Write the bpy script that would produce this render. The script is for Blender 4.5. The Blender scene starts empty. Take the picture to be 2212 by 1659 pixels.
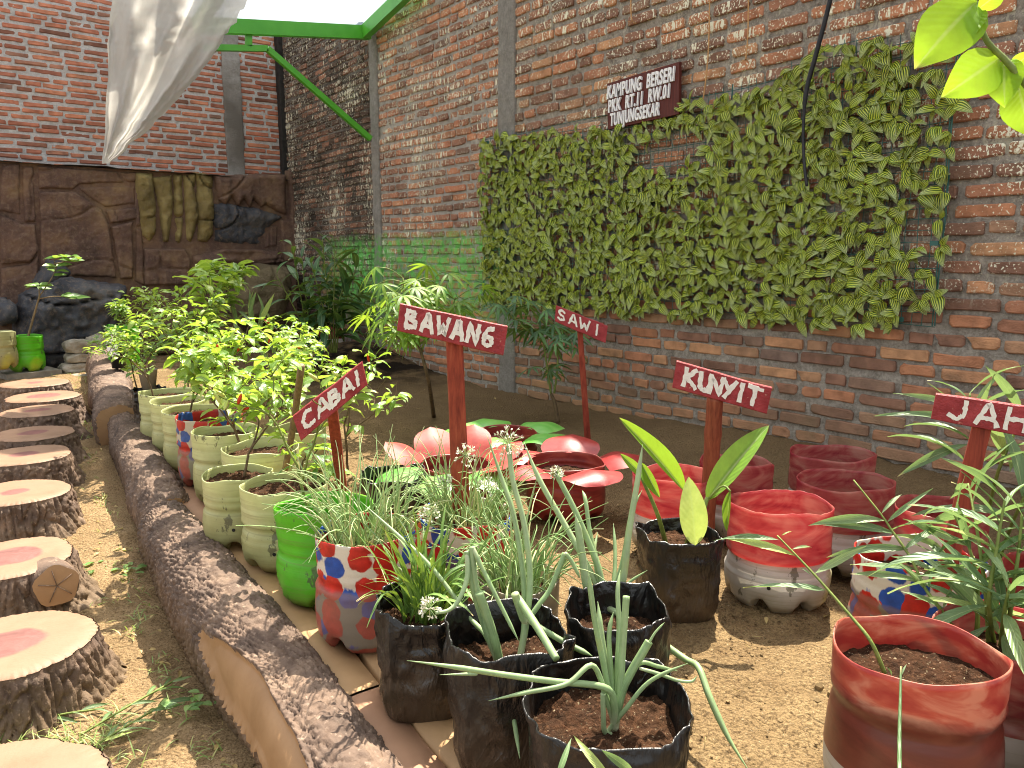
import bpy, math, random
import numpy as np
from mathutils import Matrix, Vector
R=math.radians; rng=np.random.default_rng(7); random.seed(7)
S=bpy.context.scene; COL=S.collection
# ---------------------------------------------------------------- camera
F=769.0; HD=R(38.2); PI_=R(9.16); CZ=0.98
fw=np.array([math.sin(HD)*math.cos(PI_),math.cos(HD)*math.cos(PI_),-math.sin(PI_)])
rt=np.array([math.cos(HD),-math.sin(HD),0.]); up=np.cross(rt,fw); CAM=np.array([0,0,CZ])
cd=bpy.data.cameras.new('camera'); co=bpy.data.objects.new('camera',cd); COL.objects.link(co)
cd.sensor_width=36; cd.lens=36*F/1024; cd.clip_start=.05; cd.clip_end=300
co.matrix_world=Matrix([list(a) for a in np.c_[np.r_[np.c_[rt,up,-fw],[[0,0,0]]],np.r_[CAM,1]]])
S.camera=co
# ---------------------------------------------------------------- light
EL=R(60); AZ=np.array([.85,.53]); AZ/=np.linalg.norm(AZ)
SUN=np.array([AZ[0]*math.cos(EL),AZ[1]*math.cos(EL),math.sin(EL)])
w=bpy.data.worlds.new("World"); S.world=w; w.use_nodes=True
wn=w.node_tree; bg=wn.nodes['Background']
sk=wn.nodes.new('ShaderNodeTexSky'); sk.sky_type='NISHITA'; sk.sun_disc=False
sk.sun_elevation=EL; sk.sun_rotation=math.atan2(AZ[0],AZ[1]); sk.dust_density=3.0; sk.air_density=1.0
hs=wn.nodes.new('ShaderNodeHueSaturation'); hs.inputs['Saturation'].default_value=.12
wn.links.new(sk.outputs[0],hs.inputs['Color']); wn.links.new(hs.outputs[0],bg.inputs[0]); bg.inputs[1].default_value=.15
sl=bpy.data.lights.new('sun','SUN'); sl.energy=5.0; sl.angle=R(.6); sl.color=(1,.91,.76)
so=bpy.data.objects.new('sun',sl); COL.objects.link(so)
so.rotation_euler=Vector(SUN).to_track_quat('Z','Y').to_euler(); so.location=(3,3,8)
S.view_settings.view_transform='Standard'; S.view_settings.look='None'; S.view_settings.gamma=1
S.view_settings.use_curve_mapping=False; S.view_settings.exposure=1.44
S.render.engine='CYCLES'; S.cycles.use_denoising=True; S.cycles.max_bounces=8; S.cycles.transparent_max_bounces=12
S.cycles.diffuse_bounces=5; S.cycles.filter_width=1.05
# ---------------------------------------------------------------- helpers
KD=1024/2212
def ray(x,y): return fw+rt*((x*KD-512)/F)+up*((384-y*KD)/F)
def A(x,y,z=0.): d=ray(x,y); return CAM+d*((z-CZ)/d[2])
def AX(x,y,X): d=ray(x,y); return CAM+d*(X/d[0])
def AY(x,y,Y): d=ray(x,y); return CAM+d*(Y/d[1])
def AT(x,y,t): return CAM+ray(x,y)*t
def proj(P):
    v=np.asarray(P,float)-CAM; z=v@fw; return (512+F*(v@rt)/z)/KD,(384-F*(v@up)/z)/KD,z
def nrm(v): v=np.asarray(v,float); return v/(np.linalg.norm(v)+1e-12)
_perm=np.random.default_rng(3).random(4096)
def _h(ix,iy,iz): return _perm[(ix*73856093 ^ iy*19349663 ^ iz*83492791)&4095]
def noise(P):
    P=np.asarray(P,float); i=np.floor(P).astype(np.int64); f=P-i; f=f*f*(3-2*f)
    x,y,z=i[...,0],i[...,1],i[...,2]; r=0
    for dx in (0,1):
        for dy in (0,1):
            for dz in (0,1):
                r=r+_h(x+dx,y+dy,z+dz)*(f[...,0] if dx else 1-f[...,0])*(f[...,1] if dy else 1-f[...,1])*(f[...,2] if dz else 1-f[...,2])
    return r*2-1
def fbm(P,o=4,g=.5):
    P=np.asarray(P,float); r=0;a=1;s=0
    for k in range(o): r=r+a*noise(P*2.03**k+17.3*k); s+=a; a*=g
    return r/s
def P3(x,y,z=0): x,y,z=np.broadcast_arrays(x,y,z); return np.stack([x,y,z],-1).astype(float)
class MB:
    def __init__(s): s.V=[];s.F=[];s.U=[];s.n=0
    def add(s,V,Fc,U=None):
        V=np.asarray(V,float).reshape(-1,3); s.V.append(V)
        o=s.n
        s.F.extend([tuple(int(i)+o for i in f) for f in Fc])
        s.U.append(np.zeros((len(V),2)) if U is None else np.asarray(U,float)); s.n+=len(V)
    def tube(s,P,r,n=6,cap=True):
        P=np.asarray(P,float); m=len(P); r=np.broadcast_to(np.asarray(r,float),(m,)); T=np.gradient(P,axis=0)
        ref=np.array([0,0,1.]) if abs(nrm(P[-1]-P[0])[2])<.9 else np.array([1.,0,0]); V=[]
        for i in range(m):
            t=nrm(T[i]); a=nrm(np.cross(t,ref)); b=np.cross(t,a)
            th=np.arange(n)*2*math.pi/n; V.append(P[i]+r[i]*(np.cos(th)[:,None]*a+np.sin(th)[:,None]*b))
        V=np.concatenate(V); Fc=[(i*n+j,i*n+(j+1)%n,(i+1)*n+(j+1)%n,(i+1)*n+j) for i in range(m-1) for j in range(n)]
        if cap: Fc+= [tuple(range(n))[::-1],tuple(range((m-1)*n,m*n))]
        U=np.stack([np.tile(np.arange(n)/n,m),np.repeat(np.arange(m)/max(1,m-1),n)],-1); s.add(V,Fc,U)
    def box(s,c,size,M=None):
        c=np.asarray(c,float); h=np.asarray(size,float)/2
        V=np.array([[x,y,z] for x in(-1,1) for y in(-1,1) for z in(-1,1)])*h
        if M is not None: V=V@np.asarray(M)[:3,:3].T
        s.add(V+c,[(0,1,3,2),(4,6,7,5),(0,4,5,1),(2,3,7,6),(0,2,6,4),(1,5,7,3)])
    def bar(s,a,b,wd,th,side):
        a=np.asarray(a,float);b=np.asarray(b,float); t=nrm(b-a); sd=nrm(np.asarray(side)-t*np.dot(side,t)); n=np.cross(t,sd)
        s.box((a+b)/2,(wd,np.linalg.norm(b-a),th),np.stack([sd,t,n],1))
    def grid(s,P,U=None,flip=False):
        a,b=P.shape[:2]; ii=np.arange(a*b).reshape(a,b)
        q=np.stack([ii[:-1,:-1],ii[1:,:-1],ii[1:,1:],ii[:-1,1:]],-1).reshape(-1,4)
        if flip:q=q[:,::-1]
        s.add(P.reshape(-1,3),q,None if U is None else U.reshape(-1,2))
    def mesh(s,name,mat,org=None,smooth=True):
        V=np.concatenate(s.V); 
        if org is not None: V=V-np.asarray(org)
        me=bpy.data.meshes.new(name); me.from_pydata(V.tolist(),[],s.F)
        U=np.concatenate(s.U); ul=me.uv_layers.new(name='UVMap'); li=np.empty(len(me.loops),np.int32); me.loops.foreach_get('vertex_index',li)
        ul.data.foreach_set('uv',U[li].astype(np.float32).ravel())
        if smooth: me.polygons.foreach_set('use_smooth',np.ones(len(me.polygons),bool))
        if mat is not None: me.materials.append(mat)
        me.update(); return me
    def build(s,name,mat,parent=None,smooth=True):
        return ob(name,s.mesh(name,mat,parent.location if parent is not None and parent.parent is None else (parent.parent.location if parent is not None else None),smooth),parent)
def ob(name,me,parent=None,M=None):
    o=bpy.data.objects.new(name,me); COL.objects.link(o)
    if parent is not None:o.parent=parent
    if M is not None:o.matrix_basis=Matrix([list(map(float,r)) for r in M])
    return o
def tag(o,label=None,cat=None,group=None,kind=None):
    for k,v in (('label',label),('category',cat),('group',group),('kind',kind)):
        if v:o[k]=v
    return o
def thing(name,label,cat,loc,group=None):
    o=bpy.data.objects.new(name,None); COL.objects.link(o); o.location=[float(a) for a in loc]; o.empty_display_size=.05
    return tag(o,label,cat,group)
def frame(p,d,u,s=1.):
    y=nrm(d); x=nrm(np.cross(y,u)); z=np.cross(x,y); M=np.eye(4); s=np.broadcast_to(s,(3,))
    M[:3,0]=x*s[0];M[:3,1]=y*s[1];M[:3,2]=z*s[2];M[:3,3]=p; return M
PROF={'ovate':lambda s:np.sin(np.pi*s**.78)**.9,'lance':lambda s:np.sin(np.pi*s**.8),'cord':lambda s:np.sin(np.pi*np.clip(s,0,1)**.6)**.8,
 'blade':lambda s:np.minimum(1,s*6+.25)*np.clip(1-s**3,0,1),'linear':lambda s:np.minimum(1,.35+s*5)*(1-s)**.6,'petal':lambda s:np.minimum(1,.86+s*.5)*np.sqrt(np.clip(1-s**3.5,0,1)),'big':lambda s:np.sin(np.pi*s**.85)**.75}
def leaf(L,W,bend=.6,fold=.25,ns=6,nc=4,prof='ovate',wave=0.,twist=0.,seed=0):
    s=np.linspace(0,1,ns+1); u=np.linspace(-1,1,nc+1); wd=np.maximum(PROF[prof](s),.015)*W/2
    b=bend if abs(bend)>1e-3 else 1e-3
    y=np.sin(b*s)/b*L; z=-(1-np.cos(b*s))/b*L; Sg,Ug=np.meshgrid(s,u,indexing='ij')
    X=Ug*wd[:,None]; Hh=np.abs(X)*math.sin(fold)+wave*L*np.sin(Sg*9+seed+Ug*1.3)*np.abs(Ug); X=X*math.cos(fold)
    tw=twist*Sg; X,Hh=X*np.cos(tw)-Hh*np.sin(tw),X*np.sin(tw)+Hh*np.cos(tw)
    Y=y[:,None]+Hh*np.sin(b*Sg); Z=z[:,None]+Hh*np.cos(b*Sg)
    n=nc+1; Fc=[(i*n+j,i*n+j+1,(i+1)*n+j+1,(i+1)*n+j) for i in range(ns) for j in range(nc)]
    return np.stack([X,Y,Z],-1).reshape(-1,3),Fc,np.stack([Ug*.5+.5,Sg],-1).reshape(-1,2)
def xf(M,V): return V@M[:3,:3].T+M[:3,3]
def spline(P,n=24):
    P=np.asarray(P,float); m=len(P)
    if m==2: return P[0]+np.linspace(0,1,n)[:,None]*(P[1]-P[0])
    t=np.linspace(0,m-1,n); out=[]
    for a in t:
        i=min(int(a),m-2); f=a-i; p0=P[max(i-1,0)];p1=P[i];p2=P[i+1];p3=P[min(i+2,m-1)]
        out.append(.5*((2*p1)+(p2-p0)*f+(2*p0-5*p1+4*p2-p3)*f*f+(3*p1-p0-3*p2+p3)*f**3))
    return np.array(out)
def arr_in(poly,x,y):
    n=len(poly); ins=np.zeros(x.shape,bool); j=n-1
    for i in range(n):
        xi,yi=poly[i];xj,yj=poly[j]
        c=((yi>y)!=(yj>y))&(x<(xj-xi)*(y-yi)/(yj-yi+1e-12)+xi); ins^=c; j=i
    return ins
def arr_dist(poly,x,y):
    d=np.full(x.shape,9e9); n=len(poly)
    for i in range(n):
        a=np.array(poly[i]);b=np.array(poly[(i+1)%n]); e=b-a
        t=np.clip(((x-a[0])*e[0]+(y-a[1])*e[1])/(e@e+1e-12),0,1); d=np.minimum(d,np.hypot(x-a[0]-t*e[0],y-a[1]-t*e[1]))
    return d
# ---------------------------------------------------------------- materials
def c(h): 
    v=[int(h[i:i+2],16)/255 for i in(0,2,4)]; return tuple((a/12.92 if a<=.04045 else ((a+.055)/1.055)**2.4) for a in v)+(1,)
class M_:
    def __init__(s,name,rough=.8,spec=.3,**kw):
        s.m=bpy.data.materials.new(name); s.m.use_nodes=True; s.t=s.m.node_tree; s.b=s.t.nodes['Principled BSDF']
        s.set('Roughness',rough); s.set('Specular IOR Level',spec)
        for k,v in kw.items(): s.set(k.replace('_',' '),v)
    def lk(s,sock,v):
        if isinstance(v,bpy.types.NodeSocket): s.t.links.new(v,sock)
        else: sock.default_value=v
    def set(s,k,v): s.lk(s.b.inputs[k],v)
    def n(s,t,ins=None,out=0,**pr):
        d=s.t.nodes.new('ShaderNode'+t)
        for k,v in pr.items(): setattr(d,k,v)
        for k,v in (ins or {}).items(): s.lk(d.inputs[k],v)
        return d.outputs[out]
    def pos(s): return s.n('NewGeometry',out=0)
    def obj(s): return s.n('TexCoord',out=3)
    def uv(s): return s.n('TexCoord',out=2)
    def noise(s,sc,det=4,vec=None,rough=.55,dist=0.,out=0):
        return s.n('TexNoise',{'Scale':sc,'Detail':det,'Roughness':rough,'Distortion':dist,'Vector':vec if vec is not None else s.pos()},out)
    def vor(s,sc,vec=None,out=0,feature='F1',rnd=1.): return s.n('TexVoronoi',{'Scale':sc,'Vector':vec if vec is not None else s.pos(),'Randomness':rnd},out,feature=feature)
    def math(s,op,a,b=0.,cl=False): return s.n('Math',{0:a,1:b},operation=op,use_clamp=cl)
    def ramp(s,f,st,interp='LINEAR'):
        d=s.t.nodes.new('ShaderNodeValToRGB'); e=d.color_ramp.elements; d.color_ramp.interpolation=interp
        while len(e)<len(st): e.new(.5)
        for k,(p,col) in enumerate(st): e[k].position=p; e[k].color=col if len(col)==4 else tuple(col)+(1,)
        s.lk(d.inputs[0],f); return d.outputs[0]
    def step(s,f,lo,hi): return s.n('MapRange',{'Value':f,'From Min':lo,'From Max':hi})
    def mix(s,f,a,b,blend='MIX'):
        d=s.t.nodes.new('ShaderNodeMix'); d.data_type='RGBA'; d.blend_type=blend; s.lk(d.inputs[0],f); s.lk(d.inputs[6],a); s.lk(d.inputs[7],b); return d.outputs[2]
    def sep(s,v,i): return s.n('SeparateXYZ',{0:v},i)
    def scl(s,v,x,y,z): return s.n('VectorMath',{0:v,1:(x,y,z)},operation='MULTIPLY')
    def rnd(s):
        return s.math('FRACT',s.math('ADD',s.n('ObjectInfo',out='Random'),s.n('NewGeometry',out='Random Per Island')))
    def bump(s,h,st=.5,d=.01): s.set('Normal',s.n('Bump',{'Height':h,'Strength':st,'Distance':d}))
    def col(s,v): s.set('Base Color',v); s.c=v; return s
    def trans(s,f,colr=None):
        tr=s.n('BsdfTranslucent',{'Color':colr if colr is not None else s.c}); o=s.t.nodes['Material Output']
        s.lk(o.inputs[0],s.n('MixShader',{0:f,1:s.b.outputs[0],2:tr})); return s
W1=(1,1,1,1); K0=(0,0,0,1)
def splatter(m,colr,zone,amt=.62):
    """white paint drips and specks; zone = factor socket 0..1"""
    p=m.pos(); big=m.noise(2.2,3,p); drip=m.noise(1,3,m.scl(p,45,45,12),.6); spec=m.noise(95,2,p,.5)
    f1=m.step(m.math('ADD',drip,m.math('MULTIPLY',big,.55)),.885,.915); f2=m.step(m.math('ADD',spec,m.math('MULTIPLY',big,.25)),.725,.755)
    f=m.math('MULTIPLY',m.math('MAXIMUM',f1,f2),zone,True); return m.mix(f,colr,c('d9d4bb'))
def greenpaint(m,colr):
    p=m.pos(); z=m.sep(p,2); y=m.sep(p,1); x=m.sep(p,0); nz=m.noise(9,3,p)
    zz=m.math('ADD',z,m.math('MULTIPLY',m.math('SUBTRACT',nz,.5),.22))
    f=m.math('MULTIPLY',m.step(zz,1.24,1.12),m.step(zz,.25,.75)); f=m.math('MULTIPLY',f,m.step(y,7.9,7.1)); f=m.math('MULTIPLY',f,m.step(y,4.3,4.7))
    f=m.math('MULTIPLY',f,m.step(x,3.3,3.4)); f=m.math('MULTIPLY',f,m.step(m.noise(15,5,p,.65),.36,.6)); return m.mix(m.math('MULTIPLY',f,.85),colr,c('66c44c'))
def brickmat(name,stops,white=0.,green=False,soot=0.,dustz=None):
    m=M_(name,.92,.15); p=m.pos(); r=m.rnd(); col=m.ramp(r,stops)
    n1=m.noise(14,5,p); col=m.mix(.5,col,m.ramp(n1,[(.3,(.18,.17,.16,1)),(.5,(.48,.46,.44,1)),(.7,(.75,.72,.66,1))]),'OVERLAY')
    col=m.mix(m.math('MULTIPLY',m.step(m.noise(5.5,3,p),.56,.74),.6),col,c('66503f'))
    if soot: col=m.mix(m.math('MULTIPLY',m.step(m.noise(1.6,4,p),.35,.6),soot),col,c('2f2a26'))
    if dustz: col=m.mix(m.math('MULTIPLY',m.step(m.math('ADD',m.sep(p,2),m.math('MULTIPLY',m.noise(4,2,p),.4)),dustz+.2,.1),.75),col,c('8a7356'))
    if white: col=splatter(m,col,m.math('MULTIPLY',m.step(m.sep(p,2),.78,.95),white))
    if green: col=greenpaint(m,col)
    col=m.n('HueSaturation',{'Hue':.511,'Saturation':.9,'Value':1.1,'Color':col}); m.col(col); m.bump(m.math('ADD',m.noise(120,4,p),m.math('MULTIPLY',m.noise(30,3,p),1.5)),.6,.006); return m.m
def mortarmat(name,a,b,white=0.,green=False,dark=None):
    m=M_(name,.95,.1); p=m.pos(); col=m.ramp(m.math('ADD',m.math('MULTIPLY',m.noise(22,6,p,.7),.6),m.math('MULTIPLY',m.noise(75,5,p,.7),.4)),[(.36,c(a)),(.62,c(b))])
    if dark: col=m.mix(m.step(m.noise(1.4,4,p),.4,.62),col,c(dark))
    if white: col=splatter(m,col,m.math('MULTIPLY',m.step(m.sep(p,2),.78,.95),white))
    if green: col=greenpaint(m,col)
    m.col(col); m.bump(m.math('ADD',m.noise(45,6,p,.75),m.noise(160,6,p,.7)),.9,.015); return m.m
def simple(name,a,b,sc=20,rough=.7,spec=.3,bs=.3,bd=.004,vecobj=False,**kw):
    m=M_(name,rough,spec,**kw); v=m.obj() if vecobj else m.pos(); n=m.noise(sc,5,v); m.col(m.ramp(n,[(.3,c(a)),(.7,c(b))]))
    if bs:m.bump(m.noise(sc*5,4,v),bs,bd)
    return m.m
def leafmat(name,stops,tr=.4,rough=.42,tcol=None,spec=.45,vein=True):
    m=M_(name,rough,spec); col=m.ramp(m.rnd(),[(p,c(h)) for p,h in stops]); col=m.mix(.35,col,m.ramp(m.noise(40,3),[(.3,(.25,.25,.25,1)),(.7,(.75,.75,.75,1))]),'OVERLAY')
    if vein:
        u=m.sep(m.uv(),0); d=m.math('ABSOLUTE',m.math('SUBTRACT',u,.5)); col=m.mix(m.step(d,.05,.015),col,m.mix(.5,col,c('b9c98a')))
        v=m.sep(m.uv(),1); ve=m.math('SINE',m.math('MULTIPLY',m.math('SUBTRACT',v,m.math('MULTIPLY',d,.5)),60)); m.bump(ve,.25,.002)
    if vein: v2=m.sep(m.uv(),1); col=m.mix(m.math('MULTIPLY',m.step(m.math('ADD',v2,m.math('MULTIPLY',m.math('SUBTRACT',m.noise(9,2),.5),.5)),.93,1.02),.9),col,c('c3ad78'))
    else: v2=m.sep(m.uv(),1); col=m.mix(m.step(v2,.16,.0),col,c('c5caa6')); col=m.mix(m.math('MULTIPLY',m.step(m.noise(1,4,m.scl(m.uv(),26,2.2,1)),.45,.7),.35),col,c('bcc99a')); col=m.mix(m.math('MULTIPLY',m.step(m.noise(14,3),.6,.72),.4),col,c('b3b56a'))
    m.col(col); m.trans(tr,tcol and c(tcol) or m.mix(.6,col,c('b7d23a'))); return m.m
MT={}
bs_right=[(0,c('7a5648')),(.2,c('8a5e4e')),(.45,c('a0634a')),(.7,c('b06c4c')),(.88,c('b37d59')),(1,c('7c6258'))]
bs_mid=[(0,c('7b5548')),(.25,c('945f4c')),(.55,c('b0664a')),(.8,c('ba7350')),(1,c('755a50'))]
bs_dark=[(0,c('45372f')),(.4,c('634b41')),(.75,c('855747')),(1,c('9a634d'))]
bs_back=[(0,c('74483c')),(.2,c('985444')),(.55,c('ad5f4a')),(.85,c('b56b50')),(1,c('836056'))]
MT['brick_right']=brickmat('brick_right',bs_right,1.,False,0,.35); MT['mortar_right']=mortarmat('mortar_right','7b746a','c2b9ac',.5)
MT['brick_mid']=brickmat('brick_mid',bs_mid,1.,True,0.,.2); MT['mortar_mid']=mortarmat('mortar_mid','8a847b','ccc6bc',.3,True)
MT['brick_dark']=brickmat('brick_dark',bs_dark,.85,True,.6); MT['mortar_dark']=mortarmat('mortar_dark','6a645d','8a847c',.35,True,'454039')
MT['brick_back']=brickmat('brick_back',bs_back,0.,False,.0); MT['mortar_back']=mortarmat('mortar_back','b2afab','d8d5d1',0)
MT['concrete']=mortarmat('concrete_post','827e77','a5a098',.1,True); MT['concrete_back']=mortarmat('concrete_back','8f8b85','aaa6a0',0,False,'77726b')
MT['tar']=simple('tarred_post','1d1b19','33302d',30,.8)
def soilmat(name,a,b,d,sc=8,wet=True):
    m=M_(name,.95,.12); p=m.pos(); n=m.noise(sc,6,p,.6); col=m.ramp(n,[(.28,c(a)),(.72,c(b))])
    col=m.mix(m.step(m.noise(90,4,p,.7),.52,.66),col,c(d)); col=m.mix(m.math('MULTIPLY',m.step(m.noise(1.1,5,p,.65),.48,.66),.5),col,c(d)); col=m.mix(m.math('MULTIPLY',m.step(m.noise(150,2,p),.66,.70),.7),col,c('c2b190')); col=m.mix(m.math('MULTIPLY',m.step(m.noise(210,3,p,.7),.50,.62),.45),col,c('3d2f20')); col=m.mix(m.math('MULTIPLY',m.step(m.noise(37,4,p,.7),.55,.68),.35),col,c('4a3a28'))
    if wet:
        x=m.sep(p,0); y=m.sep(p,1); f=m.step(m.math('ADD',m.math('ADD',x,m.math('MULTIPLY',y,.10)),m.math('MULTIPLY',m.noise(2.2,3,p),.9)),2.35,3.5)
        col=m.mix(m.math('MULTIPLY',f,.7),col,c('786449'))  # soil tone gets darker towards the wall, with a ragged edge
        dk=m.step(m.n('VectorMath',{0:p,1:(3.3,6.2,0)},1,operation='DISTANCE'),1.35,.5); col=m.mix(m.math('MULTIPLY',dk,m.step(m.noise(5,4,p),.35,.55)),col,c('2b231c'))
    m.col(col); m.bump(m.math('ADD',m.noise(200,5,p,.75),m.math('MULTIPLY',m.vor(90,p),-.9)),.95,.014); return m.m
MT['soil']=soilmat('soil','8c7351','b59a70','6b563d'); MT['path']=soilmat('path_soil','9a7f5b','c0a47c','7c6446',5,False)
MT['potsoil']=soilmat('pot_soil','33241a','5a3b27','6b4c36',25,False); MT['pebble']=simple('pebble','5a4a36','8a7656',15,.95,.1)
def barkmat():
    m=M_('bark_paint',.75,.35); p=m.pos(); n=m.noise(9,5,p); col=m.ramp(n,[(.28,c('4a3c33')),(.5,c('645144')),(.72,c('836d5b'))])
    col=m.mix(m.step(m.noise(60,3,p),.58,.72),col,c('8f7b6a')); col=m.mix(m.math('MULTIPLY',m.step(m.math('ADD',m.sep(p,2),m.math('MULTIPLY',m.noise(6,3,p),.14)),.0,-.2),.75),col,c('6f5d42'))
    m.col(col); m.bump(m.noise(150,5,p),.5,.005); return m.m
MT['bark']=barkmat()
def stumptop():
    m=M_('cut_wood_paint',.6,.35); p=m.obj(); d=m.n('VectorMath',{0:m.scl(p,1,1.25,0)},1,operation='LENGTH'); rn=m.n('ObjectInfo',out='Random'); dd=m.math('ADD',m.math('ADD',d,m.math('MULTIPLY',rn,.05)),m.math('MULTIPLY',m.noise(6,3,m.n('VectorMath',{0:p,1:m.n('CombineXYZ',{0:m.math('MULTIPLY',rn,9.)})},operation='ADD')),.09))
    tan=m.ramp(m.noise(10,4,m.pos()),[(.3,c('7c604a')),(.7,c('90715a'))]); tan=m.mix(m.math('MULTIPLY',m.step(m.noise(5,5,m.pos(),.65),.45,.7),.5),tan,c('7d6450')); col=m.mix(m.step(dd,.155,.14),tan,m.ramp(m.noise(14,5,p,.6,1.),[(.35,c('65403a')),(.65,c('845750'))]))
    m.col(col); m.bump(m.noise(90,4,p),.3,.003); return m.m
MT['stumptop']=stumptop(); MT['tan']=simple('tan_paint','93704c','a98560',7,.6,.35); MT['plank']=simple('plank_paint','a1805a','b8956c',6,.6,.35)
MT['plank2']=simple('plank_paint_pink','a07a5e','b58c6e',6,.6,.35)
# plastics
def paleplastic(name,a,b,dirt=.55,z0=.16):
    m=M_(name,.42,.45); p=m.obj(); n=m.noise(7,4,p); col=m.ramp(n,[(.3,c(a)),(.7,c(b))])
    z=m.math('ADD',m.sep(p,2),m.math('MULTIPLY',m.math('SUBTRACT',m.noise(11,4,p),.5),.2)); col=m.mix(m.math('MULTIPLY',m.step(z,z0,-.02),dirt),col,c('8b7a4a'))
    fl=m.step(m.noise(16,5,m.scl(p,1,1,.55),.7),.61,.64); col=m.mix(m.math('MULTIPLY',fl,.75),col,c('4c4a38'))
    col=m.mix(m.step(m.noise(4.5,2,p),.58,.68),col,m.mix(.5,col,c('c8c22e'))); m.col(col); st_=m.noise(2,5,m.scl(p,2,2,60),.6); col=m.mix(m.math('MULTIPLY',m.step(st_,.52,.68),.35),m.c,c('7d7448')); m.col(col); m.bump(m.math('ADD',m.noise(40,4,p),st_),.3,.003); m.trans(.2); return m.m
MT['pale']=paleplastic('pale_green_paint','b6be7e','d3d69e',.8,.22); MT['crackle']=paleplastic('crackled_paint','a8b07a','bdbf96',.9,.4)
MT['green']=paleplastic('bright_green_paint','4fae14','62c41f',.5,.10); MT['whitebase']=paleplastic('white_paint','b9b4aa','d2cdc3',.6,.1)
def polka(name,base,red,blue,low):
    m=M_(name,.45,.4); p=m.obj(); q=m.n('VectorMath',{0:p,1:m.n('VectorMath',{0:m.noise(9,3,p,out=1),1:(.035,.035,.035)},operation='MULTIPLY')},operation='ADD')
    d=m.math('ADD',m.vor(17,q,rnd=.75),m.math('MULTIPLY',m.math('SUBTRACT',m.noise(45,4,m.scl(p,1,1,.35)),.5),.35)); r=m.sep(m.vor(17,q,out=1,rnd=.75),0); f=m.math('MULTIPLY',m.step(d,.60,.55),m.math('LESS_THAN',r,.86)); blob=m.ramp(r,[(0,c(red)),(.44,c(blue))],'CONSTANT')
    blob=m.mix(.3,blob,m.ramp(m.noise(35,3,p),[(.3,K0),(.7,W1)]),'OVERLAY')
    col=m.mix(f,c(base),blob); z=m.sep(p,2); lowc=m.mix(m.math('MULTIPLY',f,.9),c(low),m.mix(.5,blob,c('80604f'))); col=m.mix(m.step(m.math('ADD',z,m.math('MULTIPLY',m.noise(9,3,p),.03)),.18,.187),lowc,col)
    m.col(col); m.bump(m.noise(60,4,p),.35,.003); return m.m
MT['polka']=polka('spotted_paint','cfc6b5','b32318','1c4a9c','7d7263'); MT['polkagrey']=polka('worn_spotted_paint','b0a890','a8281c','2f4f8c','7c765c')
def redplastic(name,a,b,cc,tr,rough=.3):
    m=M_(name,rough,.5); p=m.obj(); n=m.math('ADD',m.math('MULTIPLY',m.noise(6,4,m.scl(p,1,1,2.5),.6,1.2),.75),m.math('MULTIPLY',m.noise(3,5,m.scl(p,1.5,1.5,22)),.25)); col=m.ramp(n,[(.38,c(a)),(.47,c(b)),(.6,c(cc))]); m.col(col); m.bump(m.noise(18,3,p),.25,.004)
    if tr:m.trans(tr,m.mix(.5,col,c('d2606a')))
    return m.m
MT['redtrans']=redplastic('translucent_red_paint','a3404c','bf6a66','d3a593',.62); MT['redsolid']=redplastic('dark_red_paint','742220','862c26','9a4236',.08,.4)
MT['redpetal']=redplastic('red_petal_paint','861a1e','982624','a63c38',.14,.42); MT['salmon']=redplastic('salmon_petal_paint','8a2018','98281e','a8402f',.12,.55)
MT['greenpetal']=redplastic('green_petal_paint','55a83a','6ab848','8cc765',.3,.42); MT['maroonlow']=redplastic('maroon_paint','5a2418','6e2a1d','7e3826',.1,.5)
def frontred():
    m=M_('red_band_over_soil',.33,.5); p=m.obj(); z=m.math('ADD',m.sep(p,2),m.math('MULTIPLY',m.math('SUBTRACT',m.noise(9,5,p),.5),.05)); n=m.noise(6,4,m.scl(p,1,1,3),.6,1.2)
    col=m.mix(m.step(z,.246,.232),m.ramp(n,[(.38,c('9a3a38')),(.5,c('b0604f')),(.62,c('c49078'))]),m.ramp(n,[(.35,c('5a2c22')),(.65,c('74392c'))])); m.col(col); m.bump(n,.2,.004); m.trans(m.n('MapRange',{'Value':z,'From Min':.23,'From Max':.25,'To Min':.06,'To Max':.42}),m.mix(.4,col,c('e08a74'))); return m.m
MT['frontred']=frontred()
def clearplastic():
    m=M_('cloudy_clear_plastic',.3,.5); m.col(m.ramp(m.noise(6,4,m.obj()),[(.3,c('a79c88')),(.7,c('c5bca8'))])); m.trans(.45); return m.m
MT['clear']=clearplastic()
def polybag():
    m=M_('black_poly_film',.36,.5); p=m.obj(); z=m.sep(p,2); n=m.noise(7,4,p)
    col=m.mix(m.math('MULTIPLY',m.step(m.math('ADD',z,m.math('MULTIPLY',m.noise(9,3,p),.16)),.26,.1),.55),c('181716'),c('5f4c37')); m.col(col)
    m.set('Roughness',m.n('MapRange',{'Value':n,'From Min':.3,'From Max':.7,'To Min':.2,'To Max':.5})); m.bump(m.math('ADD',m.noise(14,6,m.scl(p,1,1,.6),.6,1.5),m.math('MULTIPLY',m.math('ABSOLUTE',m.math('SUBTRACT',m.noise(9,3,m.scl(p,1,1,.4),.5,2.5),.5)),-2.)),.38,.02); return m.m
MT['bag']=polybag(); MT['blackpot']=simple('black_plastic','141414','222120',10,.5,.4)
MT['signred']=None
def signred():
    m=M_('red_board_paint',.55,.4); p=m.obj(); n=m.noise(30,5,p); col=m.ramp(n,[(.3,c('842024')),(.7,c('a63a3e'))]); col=m.mix(m.math('MULTIPLY',m.step(m.noise(55,5,p,.7),.58,.68),.5),col,c('5e1a1c')); col=m.mix(m.math('MULTIPLY',m.step(m.noise(80,4,p,.7),.64,.70),.6),col,c('c7a08a')); m.col(col); m.bump(m.noise(140,4,p),.9,.004); return m.m
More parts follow.
